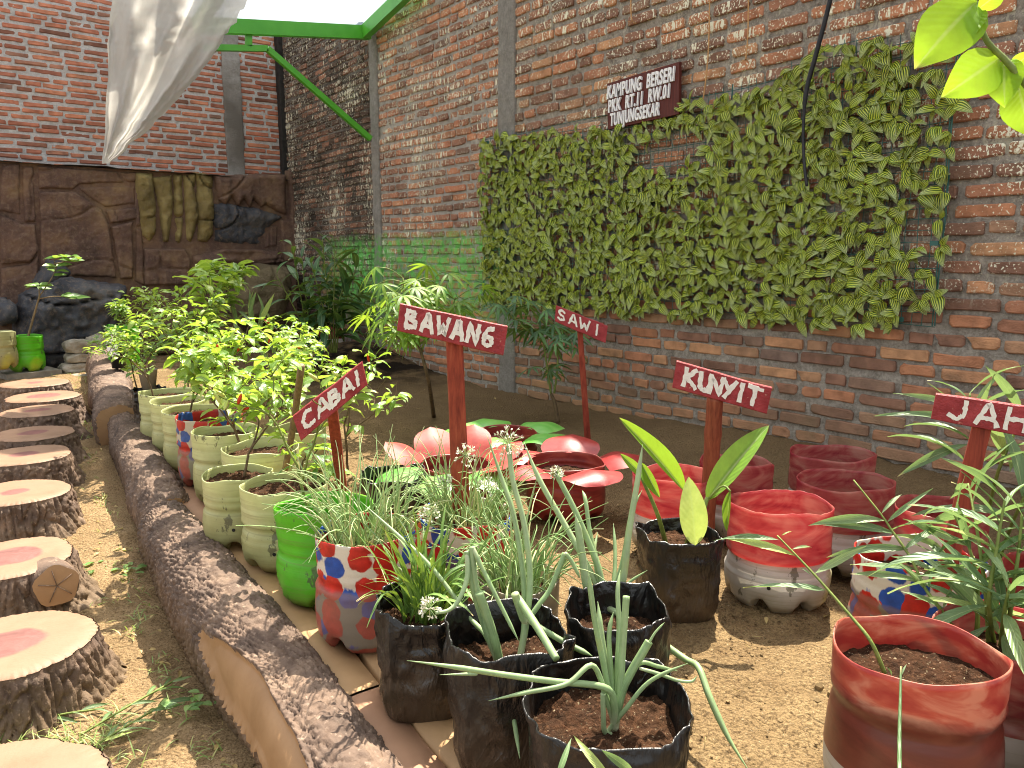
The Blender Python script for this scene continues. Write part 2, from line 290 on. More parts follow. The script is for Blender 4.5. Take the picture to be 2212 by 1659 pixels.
MT['signred']=signred(); MT['letter']=simple('white_letter_paint','dcd6cc','efeae0',60,.6,.3,.5,.003)
def stakemat(name,a,b,d):
    m=M_(name,.6,.3); p=m.obj(); n=m.noise(1,5,m.scl(p,90,90,5),.6); col=m.ramp(n,[(.3,c(a)),(.55,c(b)),(.8,c(d))]); m.col(col); m.bump(n,.4,.004); return m.m
MT['stake']=stakemat('red_washed_wood','6e2a20','94402f','ab5a42'); MT['bamboo']=stakemat('red_washed_bamboo','6a3020','8b4a32','9c6045')
MT['stick']=stakemat('bare_stick','5a4a35','7d6a4a','8f7c58')
MT['gmetal']=simple('green_metal_paint','4a9e2a','57ad33',8,.4,.45,.1); MT['roof']=None
def film(name,colr,transp,tl,rough=.4,bsc=20):
    m=M_(name,rough,.4); m.col(m.ramp(m.noise(5,4,m.obj()),[(.3,tuple(a*.9 for a in c(colr)[:3])+(1,)),(.7,c(colr))])); m.trans(tl); o=m.t.nodes['Material Output']; a=o.inputs[0].links[0].from_socket
    m.bump(m.math('ADD',m.noise(1,5,m.scl(m.obj(),bsc,bsc,bsc*.3),.6,1.),m.math('MULTIPLY',m.noise(1,6,m.scl(m.obj(),bsc*3,bsc*3,bsc),.7,2.),.6)),.9,.025)
    m.lk(o.inputs[0],m.n('MixShader',{0:transp,1:a,2:m.n('BsdfTransparent',{'Color':(1,1,1,1)})})); return m.m
MT['roof']=film('white_roof_sheet','c4cee2',.10,.42); MT['sheet']=film('milky_plastic_film','d8d5ce',.10,.5,.28,30)
MT['wire']=simple('dark_green_wire','2e5a52','3b6b62',10,.5,.4,0); MT['rope']=simple('twine','b3875a','caa273',60,.9,.1); MT['strap']=simple('black_strap','151517','26262a',30,.45,.4)
def striped():
    m=M_('striped_leaf_plastic',.45,.4); u=m.sep(m.uv(),0); d=m.math('ABSOLUTE',m.math('SUBTRACT',u,.5)); p=m.uv()
    s_=m.math('SINE',m.math('ADD',m.math('MULTIPLY',d,38),m.math('MULTIPLY',m.noise(5,2,p),1.8))); f=m.step(s_,-.05,.25)
    green=m.ramp(m.rnd(),[(0,c('344f0a')),(.5,c('42600f')),(1,c('5f8426'))]); vv=m.sep(m.uv(),1); green=m.mix(m.math('MULTIPLY',m.step(vv,.35,.95),.65),green,c('96b06a')); col=m.mix(f,green,m.mix(m.step(vv,.4,.95),c('d0da4c'),c('e2eab2'))); col=m.mix(m.step(d,.02,.008),col,c('a3ae4a')); m.col(col); m.bump(s_,.6,.005)  # paler green and stripes towards the tip: sky sheen painted into the colour
    m.trans(.10); return m.m
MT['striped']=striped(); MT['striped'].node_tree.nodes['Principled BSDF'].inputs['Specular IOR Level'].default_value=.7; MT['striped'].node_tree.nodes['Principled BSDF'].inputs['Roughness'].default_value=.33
MT['chili']=leafmat('chili_leaf',[(0,'55792a'),(.35,'739c3a'),(.75,'93b44e'),(1,'b4c766')],.42,.34,spec=.6)
MT['chilidark']=leafmat('dark_shrub_leaf',[(0,'4a6f36'),(.5,'648f46'),(1,'8fae62')],.38,.34,spec=.6)
MT['gingerleaf']=leafmat('ginger_leaf',[(0,'55724a'),(.5,'6f8b5c'),(.85,'8ca06a'),(1,'a5b45e')],.3,tcol='8fae62')
MT['darkleaf']=leafmat('dark_ginger_leaf',[(0,'2f5436'),(.6,'40683f'),(1,'557a48')],.25)
MT['cassava']=leafmat('cassava_leaf',[(0,'4f7a28'),(.5,'6c962e'),(1,'8fae3a')],.4); MT['cassavadark']=leafmat('shade_tinted_cassava_leaf',[(0,'3a5f45'),(.6,'47704e'),(1,'5c8a4c')],.3)  # second cassava green is a darker copy with shade put into its colour
MT['turmeric']=leafmat('turmeric_leaf',[(0,'5b8a2a'),(1,'739c34')],.4); MT['turmericpale']=leafmat('pale_turmeric_leaf',[(0,'a8b86a'),(1,'b9c67c')],.4)
MT['branchleaf']=leafmat('sunlit_branch_leaf',[(0,'78a81e'),(1,'8fbc24')],.6)
MT['scallion']=leafmat('scallion_leaf',[(0,'7c9866'),(.6,'8fa878'),(1,'a6b98c')],.15,.5,vein=False); MT['chive']=leafmat('chive_leaf',[(0,'76985a'),(.5,'93b070'),(.85,'b6c68c'),(1,'d2c894')],.15,.5,vein=False)
MT['gchive']=leafmat('flat_chive_leaf',[(0,'4a6c2e'),(.6,'5f8238'),(1,'7c9a52')],.15,.45); MT['stem']=simple('green_stem','5a6b2c','7d8a45',40,.6); MT['brownstem']=simple('brown_stem','4a3d2c','6f5d42',40,.8)
MT['flower']=simple('white_flower','cfcdb4','e4e2d0',60,.7); MT['dry']=leafmat('dry_leaf',[(0,'8a7043'),(.5,'a98c58'),(1,'c7ac74')],.2); MT['chilired']=simple('red_chili','b8321c','d0401f',20,.35); MT['chilipale']=simple('pale_chili','a9b257','c1c872',20,.35)
MT['grass']=leafmat('grass_blade',[(0,'5d7a34'),(.6,'84984c'),(1,'b0a765')],.3,vein=False)
def rockmat(name,st,bsc=14,bd=.02):
    m=M_(name,.8,.25); p=m.pos(); col=m.ramp(m.noise(3.2,6,p,.6),[(q,c(h)) for q,h in st]); m.col(col); m.bump(m.noise(bsc,8,p,.72),.9,bd*1.5); col=m.mix(m.math('MULTIPLY',m.step(m.noise(26,6,p,.75),.5,.62),.35),m.c,c('8d7a66')); col=m.mix(m.math('MULTIPLY',m.step(m.noise(1,5,m.scl(p,9,9,1.2),.7),.54,.7),.4),col,c('3c312b')); m.col(col); return m.m
MT['maroon']=rockmat('maroon_rock_paint',[(.27,'4d3c35'),(.45,'644e44'),(.58,'755c4a'),(.74,'8f7655')]); MT['ochre']=rockmat('yellow_rock_paint',[(.3,'6b5e3a'),(.5,'938252'),(.7,'b5a46c')],50,.03)
MT['slate']=rockmat('slate_rock_paint',[(.3,'34363b'),(.5,'4a4c52'),(.7,'64625f')]); MT['porous']=rockmat('porous_rock',[(.3,'61563f'),(.7,'8d8062')],45,.04); MT['rubble']=rockmat('white_topped_rubble',[(.35,'6d6350'),(.55,'a09a8c'),(.7,'c4c0b6')])
MT['boardwood']=stakemat('dark_varnished_board','4a1f1a','5c2a22','6e352a'); MT['signwhite']=simple('white_plastic_letters','e2e2e2','efefef',10,.4,.4,0)
MT['paver']=simple('concrete_paver','6d675d','8d867a',20,.9)
# ================================================================ STRUCTURE
WX=3.52; BY=8.7
def pz(Y): return np.interp(Y,[2.5,4.5,7.5,9],[-.22,-.15,-.01,0.])
ys=np.concatenate([np.arange(-1.2,.3,.06),.3+np.cumsum(np.linspace(.011,.05,300))]); ys=ys[ys<9.0]
# path
xs=np.concatenate([np.arange(-3.2,-.5,.12),np.arange(-.5,.8,.014),np.arange(.8,2.2,.05)]); X,Y=np.meshgrid(xs,ys,indexing='ij'); P=P3(X,Y)
Z=pz(Y)+.02*fbm(P*1.3,3)+.012*fbm(P*7,3)+.009*fbm(P*30,4)+.006*np.maximum(0,noise(P*45))*np.clip(.3+noise(P*3),0,1)-np.where(X>1.0,.12*np.clip((X-1.0)*2,0,1)*(Y<7),0)
m=MB(); m.grid(np.stack([X,Y,Z],-1)); tag(m.build('path',MT['path']),kind='structure')
# bed soil
xs=np.concatenate([np.arange(.93,2.2,.013),np.arange(2.2,3.62,.022)]); X,Y=np.meshgrid(xs,ys,indexing='ij'); P=P3(X,Y)
def soilz(X,Y):
    P=P3(X,Y); z=.022*fbm(P*1.7,3)+.012*fbm(P*6,3)-.012
    z=z+.05*np.exp(-((X-3.5)/.35)**2)*np.clip(.6+noise(P*.9),0,1.4); z=z+.16*np.exp(-(((X-3.3)/.5)**2+((Y-6.6)/.9)**2)); z=z-.02*np.exp(-((X-.95)/.12)**2)
    return z
Z=soilz(X,Y)+.012*fbm(P*20,4)+.008*np.maximum(0,noise(P*48))*np.clip(.5+noise(P*4),0,1)+.010*np.maximum(0,noise(P*11)-.1)
m=MB(); m.grid(np.stack([X,Y,Z],-1)); tag(m.build('soil_bed',MT['soil']),kind='structure')
# bricks
def brickmesh(L,H,k,mat,deep=.03,pro=.012):
    r=np.random.default_rng(k); a,b=L/2,H/2
    ch=lambda:(.004+.012*r.random()**2)*min(1,H/.05); j=lambda s=.004:(r.random()-.5)*s
    c1,c2,c3,c4=ch(),ch(),ch(),ch(); mx=j(.1)
    O=np.array([(-a+c1,-b+j()),(mx,-b+j(.007)),(a-c2,-b+j()),(a+j(),-b+c2),(a+j(),b-c3),(a-c3,b+j()),(mx+j(.06),b+j(.008)),(-a+c4,b+j()),(-a+j(),b-c4),(-a+j(),-b+c1)])
    n=len(O); I=O*np.array([1-.012/L*1.0,1-.010/H]); fz=pro+np.array([j(.006) for _ in range(n)])*.7
    V=np.concatenate([np.c_[I[:,0],fz,I[:,1]],np.c_[O[:,0],fz-.005,O[:,1]],np.c_[O[:,0],np.full(n,-deep),O[:,1]]])
    V[:,1]*=-1 # front faces -Y (local)
    Fc=[tuple(range(n))]+[(i,n+i,n+(i+1)%n,(i+1)%n)  for i in range(n)]+[(n+i,2*n+i,2*n+(i+1)%n,n+(i+1)%n) for i in range(n)]
    return V,Fc
def inview(V,mg=140):
    V=np.atleast_2d(V); v=V-CAM; z=v@fw; x=(512+F*(v@rt)/np.maximum(z,.01))/KD; y=(384-F*(v@up)/np.maximum(z,.01))/KD
    return (z>.05)&(x>-mg)&(x<2212+mg)&(y>-mg)&(y<1659+mg)
def brick_wall(label,group,O,u,n,L,Ht,pitch,bh,blen,mb,mm,seed,res,hide=None,joint=.02,pro=.012,z0=0.,jz=.006):
    O=np.array(O,float);u=np.array(u,float);n=np.array(n,float); r=np.random.default_rng(seed); root=thing('brick_wall',label,'wall',O+u*L/2,group); rl=np.array(root.location)
    zs=np.arange(z0,Ht,res); us=np.arange(0,L+res,res); 
    # mortar in view only at full detail
    Ug,Zg=np.meshgrid(us,zs,indexing='ij'); Q=O+Ug[...,None]*u+Zg[...,None]*np.array([0,0,1.])
    d=.007*fbm(Q*14,3)+.008*fbm(Q*45,3)+.005*np.maximum(0,noise(Q*25)); Q=Q+d[...,None]*n
    m=MB(); m.grid(Q,flip=bool(np.cross(u,[0,0,1.])@n<0)); m.build('mortar',mm,root)
    m=MB(); m.box(O+u*L/2-n*.09+np.array([0,0,Ht/2-.1]),np.abs(u)*L+np.abs(n)*.12+np.array([0,0,Ht+.2])); m.build('core',mm,root,False)
    cls=[blen,blen*.72,blen*.48]; var=[[brickmesh(l,bh,seed*100+k*17+i,mb,pro=pro) for k in range(10)] for i,l in enumerate(cls)]; me=[[None]*10 for _ in cls]
    items=[]; z=z0+pitch*.5
    while z<Ht:
        x=-r.random()*blen; sag=r.normal(0,.004)
        while x<L:
            i=r.choice([0,0,0,1,2]) ; l=cls[i]*(1+r.normal(0,.03)); x0,x1=x,x+l; x=x1+joint*(.6+.9*r.random())
            if x0<.0: x0=0.
            if x1>L: x1=L
            if x1-x0<.04: continue
            zz=z+sag+jz*r.normal()*.5+.006*math.sin(x0*3+seed); Pc=O+u*(x0+x1)/2+np.array([0,0,zz])
            items.append((Pc,i,x1-x0,r.integers(10),r.normal(0,.012),r.normal(0,.0028)))
        z+=pitch
    C_=np.array([q[0] for q in items]); vis=inview(C_); items=[q for q,v in zip(items,vis) if v]
    def size(q):
        t=(q[0]-CAM)@fw; s=q[2]/t*abs(np.cross(nrm(q[0]-CAM),u)@np.array([0,0,1.]) if False else 1)
        sx,sy,_=proj(q[0])
        if not(0<sx<2212 and 0<sy<1659): s*=.05
        if hide is not None and hide(q[0]): s*=.1
        return -s
    items.sort(key=size); st=MB()
    for k,(Pc,i,l,v,rot,dd) in enumerate(items):
        ca,sa=math.cos(rot),math.sin(rot); z_=np.array([0,0,1.]); ux=u*ca+z_*sa; zx=z_*ca-u*sa
        M=np.eye(4); M[:3,0]=ux*(l/cls[i]); M[:3,1]=-n; M[:3,2]=zx; M[:3,3]=Pc+n*dd
        if u@np.cross(-n,z_)<0: pass
        if k<300:
            if me[i][v] is None:
                b=MB(); b.add(*var[i][v]); me[i][v]=b.mesh('brick',mb,None,False)
            M[:3,3]-=rl; ob('brick',me[i][v],root,M)
        else: st.add(xf(M,var[i][v][0]),var[i][v][1])
    if st.n: tag(st.build('bricks',mb,root,False),kind='stuff')
    return root
u=np.array([0,-1.,0]); nx=np.array([-1.,0,0])
hid=lambda p:1.5<p[1]<4.7 and .78<p[2]<1.8
HT=3.12
brick_wall('rough red brick wall carrying the striped leaf screen, nearest the camera','brick wall panels',(WX,4.43,0),u,nx,5.5,HT,.078,.051,.215,MT['brick_right'],MT['mortar_right'],1,.0115,hid,.022,.013,-.1)
brick_wall('middle brick wall panel between two concrete posts, green paint band low down','brick wall panels',(WX,6.40,0),u,nx,1.80,HT,.070,.048,.19,MT['brick_mid'],MT['mortar_mid'],2,.015,None,.016,.010,-.1)
brick_wall('dark sooty brick wall panel with pale whitewash drips, beside the back corner','brick wall panels',(WX+.03,8.75,0),u,nx,2.23,3.42,.060,.045,.165,MT['brick_dark'],MT['mortar_dark'],3,.025,None,.012,.008,-.1)
brick_wall('back brick wall with wide whitish mortar joints above the brown rock relief','brick wall panels',(-.9,BY,0),np.array([1.,0,0]),np.array([0,-1.,0]),4.5,3.7,.061,.037,.25,MT['brick_back'],MT['mortar_back'],4,.025,lambda p:p[2]<1.85,.026,.010,1.6)
def post(label,Pc,wx,wy,h,mat,amp=.012,z0=-.1,name='concrete_post'):
    r=thing(name,label,'post',(Pc[0],Pc[1],0)); zs=np.arange(z0,h,.03); th=np.linspace(0,2*math.pi,29); sx=np.sign(np.cos(th))*np.abs(np.cos(th))**.25;sy=np.sign(np.sin(th))*np.abs(np.sin(th))**.25
    Q=P3(Pc[0]+wx/2*sx[None,:],Pc[1]+wy/2*sy[None,:],zs[:,None]); d=amp*fbm(Q*14,4)+amp*.6*fbm(Q*3,2); dirv=np.stack([np.broadcast_to(np.cos(th),d.shape),np.broadcast_to(np.sin(th),d.shape),0*d],-1)
    m=MB(); m.grid(Q+d[...,None]*dirv,flip=True); m.build('shaft',mat,r); return r
post('grey concrete post rising behind the left end of the leaf screen',(WX+.03,4.515),.12,.19,3.12,MT['concrete'])
post('slim grey concrete post at the foot of the green brace, painted green low down',(WX+.03,6.46),.12,.13,3.12,MT['concrete'])
post('grey plastered strip standing in the back brick wall',(3.0,BY+.02),.20,.10,3.5,MT['concrete_back'],.02,1.7)
post('blackened post in the corner where the two brick walls meet',(WX+.02,BY-.06),.10,.10,3.6,MT['tar'],.008,1.6,name='corner_post')
# plank ledge
lx=lambda Y:np.interp(Y,[.6,1.24,1.7,2.2,2.9,3.4,3.9,5.2,7.4],[.63,.67,.735,.76,.81,.85,.91,1.07,1.42])
r=thing('plank_ledge','tan painted board ledge between the bark log and the pots','ledge',(.8,2.5,0))
for k,(a,b) in enumerate(((-.03,.085),(.09,.185),(.19,.30))):
    cuts=[.55,1.5+.2*k,2.6-.15*k,3.5,4.6+.2*k,5.9]
    for y0,y1 in zip(cuts[:-1],cuts[1:]):
        yy=np.linspace(y0+.004,y1-.004,14); xx=np.array([a,a+.004,(a+b)/2,b-.004,b]); zz=np.array([-.03,0,.002,0,-.03])-.004+.004*rng.random()
        Q=P3(lx(yy)[:,None]+xx[None,:]+.004*noise(P3(yy*3,k*5.))[:,None],yy[:,None],zz[None,:]+.004*noise(P3(yy*5,k*3.))[:,None]); m=MB(); m.grid(Q,flip=True); m.build('plank',MT['plank'] if rng.random()<.6 else MT['plank2'],r)
# bark logs
def bark_d(P,along): 
    q=P*np.array([1,1,1]); s=np.stack([P[...,0]*30,P[...,1]*9,P[...,2]*30],-1); s[...,0]+=P[...,1]*9
    rd=1-np.abs(noise(s+.8*noise(P*14)[...,None])); rd2=1-np.abs(noise(s*2.1+7)); s3=np.stack([P[...,0]*75+P[...,1]*30,P[...,1]*26,P[...,2]*75],-1); return .011*rd**3+.008*rd2**3+.007*(1-np.abs(noise(s3)))**2.5+.007*fbm(P*60,3)-.006
def vor2(u,v,sd=0):
    iu=np.floor(u).astype(np.int64); iv=np.floor(v).astype(np.int64); f1=np.full(u.shape,9.);f2=np.full(u.shape,9.)
    for a in(-1,0,1):
        for b in(-1,0,1):
            x=iu+a;y=iv+b; d=np.hypot(x+_h(x,y,0*x+sd)-u,y+_h(x,y,0*x+sd+77)-v); f2=np.where(d<f1,f1,np.minimum(f2,d)); f1=np.minimum(f1,d)
    return f1,f2
def plates(u,v,W_,sd=0,A_=.013):
    w1=.25*noise(W_*14); w2=.3*noise(W_*14+31); f1,f2=vor2(u+w1,v+w2,sd); g1,g2=vor2(u*1.5+w2*2,v*2.6+w1*2,sd+5)
    return A_*np.clip((f2-f1)*3.2,0,1)**.5+A_*.38*np.clip((g2-g1)*3,0,1)**.5+.006*fbm(W_*50,4)+.003*np.abs(noise(W_*120))-A_*.9
def log(label,y0,y1,hw,zc,hz,dx,patch=None,top=None):
    r=thing('bark_log',label,'log edging',(float(lx((y0+y1)/2)),(y0+y1)/2,0),'bark logs edging the bed')
    ya=np.arange(y0,y1,.0048 if y0<3 else .009); th=np.linspace(R(-40),R(250),150 if y0<3 else 90); Yg,Tg=np.meshgrid(ya,th,indexing='ij')
    cx=lx(Yg)-hw*.9+dx; zcc=zc if top is None else zc+np.interp(Yg,[y0,y1],top); wv=1+.16*fbm(P3(Yg*1.6,0*Yg+y0),2); endt=np.clip(np.minimum((Yg-y0),(y1-Yg))/.05,0,1)**.4*.12+.88
    sx=np.sign(np.cos(Tg))*np.abs(np.cos(Tg))**.75; sz=np.sign(np.sin(Tg))*np.abs(np.sin(Tg))**.75
    B=np.stack([cx+hw*wv*sx*endt,Yg,zcc+hz*wv*sz*endt],-1); Nn=np.stack([sx,0*sx,sz],-1); Nn/=np.linalg.norm(Nn,axis=-1,keepdims=True)
    d=plates(Yg*12+Tg*1.4,Tg*8.5-Yg*17,B,int(y0*10),.012)+.022*fbm(P3(Yg*2.5,Tg*1.2),2)
    if patch is not None:
        pc,pw,tc,tw=patch; e=np.hypot((Yg-pc)/pw,(Tg-tc-.35*(Yg-pc))/tw)+.16*fbm(B*9,3); mask=e<1
        d=np.where(mask,.002+.003*fbm(B*5,2)-.012*np.clip((1-e)*8,0,1),d+.008*np.exp(-((e-1.08)/.1)**2))
    Q=B+d[...,None]*Nn; a,b=Q.shape[:2]; ii=np.arange(a*b).reshape(a,b); q=np.stack([ii[:-1,:-1],ii[:-1,1:],ii[1:,1:],ii[1:,:-1]],-1).reshape(-1,4)
    if patch is not None:
        mq=mask[:-1,:-1].ravel(); m=MB(); m.add(Q.reshape(-1,3),q[mq]); m.build('bare_patch',MT['tan'],r); q=q[~mq]
    m=MB(); m.add(Q.reshape(-1,3),q); m.build('bark',MT['bark'],r)
    for ye,s in ((0,1),(-1,-1)):
        ring=Q[ye]*1.0; cpt=ring.mean(0); cpt[1]+= -.01*s; V=np.concatenate([ring,[cpt]]); n=len(ring); m=MB(); m.add(V,[(i,(i+1)%n,n) for i in range(n)]); m.build('cut_end',MT['tan'],r,False)
    return r
log('front bark textured log edging with a bare tan patch, nearest the camera',.45,3.28,.105,-.11,.145,.0,(1.55,.52,R(150),.55))
log('middle bark textured log edging beside the pale green pots',3.2,5.3,.10,-.08,.135,.02,None,(0,.02))
log('far bark textured log edging whose top rises at the black and green pots',5.1,7.5,.13,-.04,.15,.02,None,(0,.09))
# stumps
def stump(label,x,y,Rr,k,disc=False):
    Yc=2.5
    for _ in range(6): zt=float(pz(Yc))+.16; p=A(x,y,zt); Yc=p[1]
    r=thing('stump_step',label,'stepping stump',(p[0],p[1],float(pz(Yc))),'stump shaped stepping stones along the path'); h=.16
    n=300 if k>4 else 200; th=np.linspace(0,2*math.pi,n+1); ts=np.linspace(0,1,34); T,Tt=np.meshgrid(th,ts,indexing='ij'); cs=P3(np.cos(T),np.sin(T),k*3.7)
    base=Rr*(1+.09*noise(cs*1.6)+.03*noise(cs*5)); rad=base*(1+.34*(1-Tt)**2.2*(1+.5*noise(cs*2.3+5)))
    cst=P3(np.cos(T),np.sin(T),Tt*.12+k); rib=1-np.abs(noise(cst*np.array([11,11,6.]))); rib2=1-np.abs(noise(cst*np.array([24,24,9.])+3))
    rad=rad+(plates(T*Rr*36*28/(2*math.pi*Rr*36)*1.0*round(2*math.pi*Rr*36)/28,Tt*1.7+noise(cs*3),cs*.22+P3(0*T,0*T,Tt*.16),k,.020)+.008*rib**3)*np.clip((1-Tt)*8,0.3,1)
    Q=np.stack([rad*np.cos(T),rad*np.sin(T),Tt*h-.03*(1-Tt)],-1); m=MB(); m.grid(Q+np.array(r.location),flip=False); m.build('trunk',MT['bark'],r)
    ring=Q[:-1,-1]*np.array([.985,.985,1]); V=[ring+[0,0,.0],ring*np.array([.96,.96,1])+[0,0,.006]]; rr=[.8,.55,.3,.001]
    for q in rr: V.append(ring*np.array([q,q,1])+[0,0,.007])
    V=np.stack(V,1); Vn=np.concatenate([V,V[:1]],0); m=MB(); m.grid(Vn+np.array(r.location)); m.build('cut_top',MT['stumptop'],r)
    if disc:
        a=math.atan2(-p[1],-p[0])+.12; dv=np.array([math.cos(a),math.sin(a),.12]); c0=np.array(r.location)+np.array([.1,-.0,0])+dv*(Rr*1.05)+np.array([0,0,.085]); m=MB(); m.tube([c0-dv*.1,c0,c0+dv*.02],[.075,.072,.068],22); m.build('branch_stub',MT['bark'],r)
        sd=nrm(np.cross(dv,[0,0,1])); uu=np.cross(sd,nrm(dv)); m=MB(); q=np.linspace(0,2*math.pi,25)[:-1]; m.add(np.concatenate([[c0+dv*.026],c0+dv*.023+(.067+.004*np.sin(q*5))[:,None]*(np.cos(q)[:,None]*sd+np.sin(q)[:,None]*uu)]),[(0,1+i,1+(i+1)%24) for i in range(24)]); m.build('stub_end',MT['tan'],r)
        m=MB()
        for q in (.3,1.4,2.6,3.9,5.2): m.bar(c0+dv*.027,c0+dv*.027+.055*(math.cos(q)*sd+math.sin(q)*uu),.003,.002,dv)
        m.build('crack',MT['bark'],r)
st=[('farthest stump step, beside the paver under the green pot',76,828,.215),('second farthest stump step, wide with a pale lip',93,857,.22),('third stump step from the far end',83,888,.2),('fourth stump step from the far end',70,937,.205),
 ('stump step in the middle of the row, beside a weed',54,984,.205),('stump step behind the one with a round branch stub',36,1065,.2),('stump step with a round branch stub on its side',15,1208,.2),('large near stump step with a red heart and grass at its foot',22,1395,.205),('nearest stump step, cut by the bottom left corner',-12,1730,.2)]
for k,(l,x,y,q) in enumerate(st): stump(l,x,y,q,k,k==6)
# ---------------------------------------------------------------- rock relief on the back wall
rw=thing('rock_relief','brown and slate artificial rock relief along the foot of the back wall','rock relief',(2.0,8.45,0))
RY=8.42
def rock_slab(name,poly,mat,front=.10,rnd_=.05,amp=.012,seed=0,strata=0.,stal=False,res=.0135,org=(0,0),parent=None,Yp=RY,fs=4):
    pl=[]
    for (x,y) in poly:
        p=AY(org[0]+.375*x,org[1]+.375*y,Yp); pl.append((p[0],p[2]))
    pa=np.array(pl); x=np.arange(pa[:,0].min()-res,pa[:,0].max()+2*res,res); z=np.arange(pa[:,1].min()-res,pa[:,1].max()+2*res,res); X,Zz=np.meshgrid(x,z,indexing='ij')
    W_=P3(X,Zz,seed*7.); Xd=X+.012*fbm(W_*5,2); Zd=Zz+.012*fbm(W_*5+9,2)
    ins=arr_in(pl,Xd,Zd); d=np.where(ins,arr_dist(pl,Xd,Zd),-arr_dist(pl,Xd,Zd)); e=np.clip(d/rnd_,-1,1); prof=np.where(e>0,np.sqrt(np.clip(1-(1-e)**2,0,1)),-1.2)
    dep=front*prof+amp*fbm(W_*fs,4)*2+amp*.9*fbm(W_*18,4)-amp*2.6*np.clip(1-np.abs(noise(W_*2.6+3))*26,0,1)+.004*fbm(W_*42,3)
    if strata: dep=dep+strata*np.abs(noise(P3(X*1.2,Zz*16+.8*noise(W_*2),seed)))
    if stal: dep=dep+.03*fbm(W_*np.array([7,3,1]),3)+.02*fbm(W_*22,3)
    Q=np.stack([X,Yp+.13-dep,Zz],-1); keep=(d[:-1,:-1]>-.02)&(d[1:,1:]>-.02); a,b=X.shape; ii=np.arange(a*b).reshape(a,b); q=np.stack([ii[:-1,:-1],ii[1:,:-1],ii[1:,1:],ii[:-1,1:]],-1)[keep]
    m=MB(); m.add(Q.reshape(-1,3),q); return m.build(name,mat,parent or rw)
MR=MT['maroon']
m=MB(); m.box((1.6,RY+.138,.95),(4.2,.10,1.82)); m.build('backing',MR,rw,False)
m=MB(); ys_=np.linspace(-.9,3.5,90); Q=P3(ys_[:,None]+0*np.linspace(0,1,8)[None],RY+.02+.22*np.linspace(0,1,8)[None]+.02*fbm(P3(ys_*3,0))[:,None],1.86+.03*fbm(P3(ys_*2.,1.))[:,None]+.012*fbm(P3(ys_[:,None]*9,np.linspace(0,1,8)[None]*2,2.))); m.grid(Q,flip=False); m.build('ledge_top',MT['slate'],rw)
S_=lambda p,**k: rock_slab('rock_slab',p,k.pop('mat',MR),**k)
for k,p in enumerate([[(5,930),(125,940),(135,1240),(5,1215)],[(130,945),(205,950),(215,1275),(140,1280)],[(5,1225),(140,1285),(215,1285),(235,1440),(180,1510),(5,1530)],[(212,950),(795,985),(792,1045),(470,1062),(430,1090),(225,1090)],
 [(225,1100),(440,1096),(595,1195),(636,1300),(690,1610),(440,1590),(330,1660),(240,1640)],[(450,1072),(795,1060),(800,1180),(612,1195),(540,1150)],[(612,1203),(800,1190),(812,1262),(640,1290)],[(645,1300),(775,1272),(780,1610),(702,1612)],[(788,1050),(818,1080),(850,1650),(787,1625)],
 [(5,1540),(180,1520),(235,1450),(236,1660),(5,1900)],[(1562,1300),(1620,1290),(1612,1420),(1532,1430)],[(1625,1255),(1735,1270),(1742,1570),(1645,1525)],[(832,1425),(1080,1430),(1113,1500),(1108,1645),(842,1645)],[(1120,1565),(1640,1520),(1500,1640),(1150,1760)],[(1672,975),(1722,985),(1745,1560),(1700,1540)],
 [(850,1655),(1110,1655),(1150,1770),(1640,1530),(1740,1580),(1760,2050),(700,2050),(760,1660)]]): S_(p,seed=k,front=.06+.03*((k*7)%5)/4,rnd_=.022,amp=.010)
for k,p in enumerate([[(790,985),(885,990),(905,1200),(900,1340),(868,1400),(830,1360),(806,1200)],[(895,1010),(1000,1000),(1003,1250),(985,1400),(950,1395),(930,1200)],[(1010,990),(1062,990),(1068,1330),(1050,1405),(1020,1390),(1012,1200)],[(1070,1000),(1135,990),(1150,1260),(1118,1405),(1086,1380)],[(1145,985),(1240,1000),(1236,1350),(1205,1400),(1160,1395)]]): rock_slab('stalactite',[((x-np.mean([q[0] for q in p]))*1.22+np.mean([q[0] for q in p]),y) for x,y in p],MT['ochre'],front=.11,rnd_=.07,amp=.022,seed=30+k,stal=True,res=.015)
rock_slab('dripping_slab',[(1242,1000),(1665,1000),(1670,1240),(1600,1215),(1545,1180),(1520,1200),(1475,1150),(1455,1205),(1415,1150),(1385,1195),(1345,1140),(1310,1190),(1262,1150)],MR,front=.12,rnd_=.06,seed=40)
rock_slab('dark_stone',[(1240,1170),(1320,1165),(1480,1190),(1650,1248),(1562,1330),(1540,1425),(1240,1395)],MT['slate'],front=.09,rnd_=.12,amp=.03,seed=41)
rock_slab('strata_slab',[(1125,1470),(1300,1432),(1612,1440),(1650,1512),(1130,1560)],MR,front=.10,rnd_=.04,seed=42,strata=.07,res=.014)
def boulder(label,poly,Yp,mat,th,amp=.03,seed=0,name='boulder',stal=False,org=(0,518.4)):
    pl=[AY(org[0]+.375*x,org[1]+.375*y,Yp) for x,y in poly]; pc=np.mean(pl,0)
    r=thing(name,label,'rock',(pc[0],Yp,min(p[2] for p in pl)))
    rock_slab('stone',poly,mat,front=th,rnd_=th*1.1,amp=amp,seed=seed,org=org,parent=r,Yp=Yp,res=.02,stal=stal,fs=6 if not stal else 9); return r
boulder('rounded slate boulder leaning on the rock relief, leaves above it',[(190,230),(290,110),(380,125),(430,190),(330,285),(200,275)],8.28,MT['slate'],.16,.02,51)
boulder('big flat topped slate rock mass behind the sapling',[(130,320),(370,210),(740,262),(745,400),(700,470),(640,600),(520,640),(420,790),(60,800),(110,450)],8.15,MT['slate'],.28,.06,52)
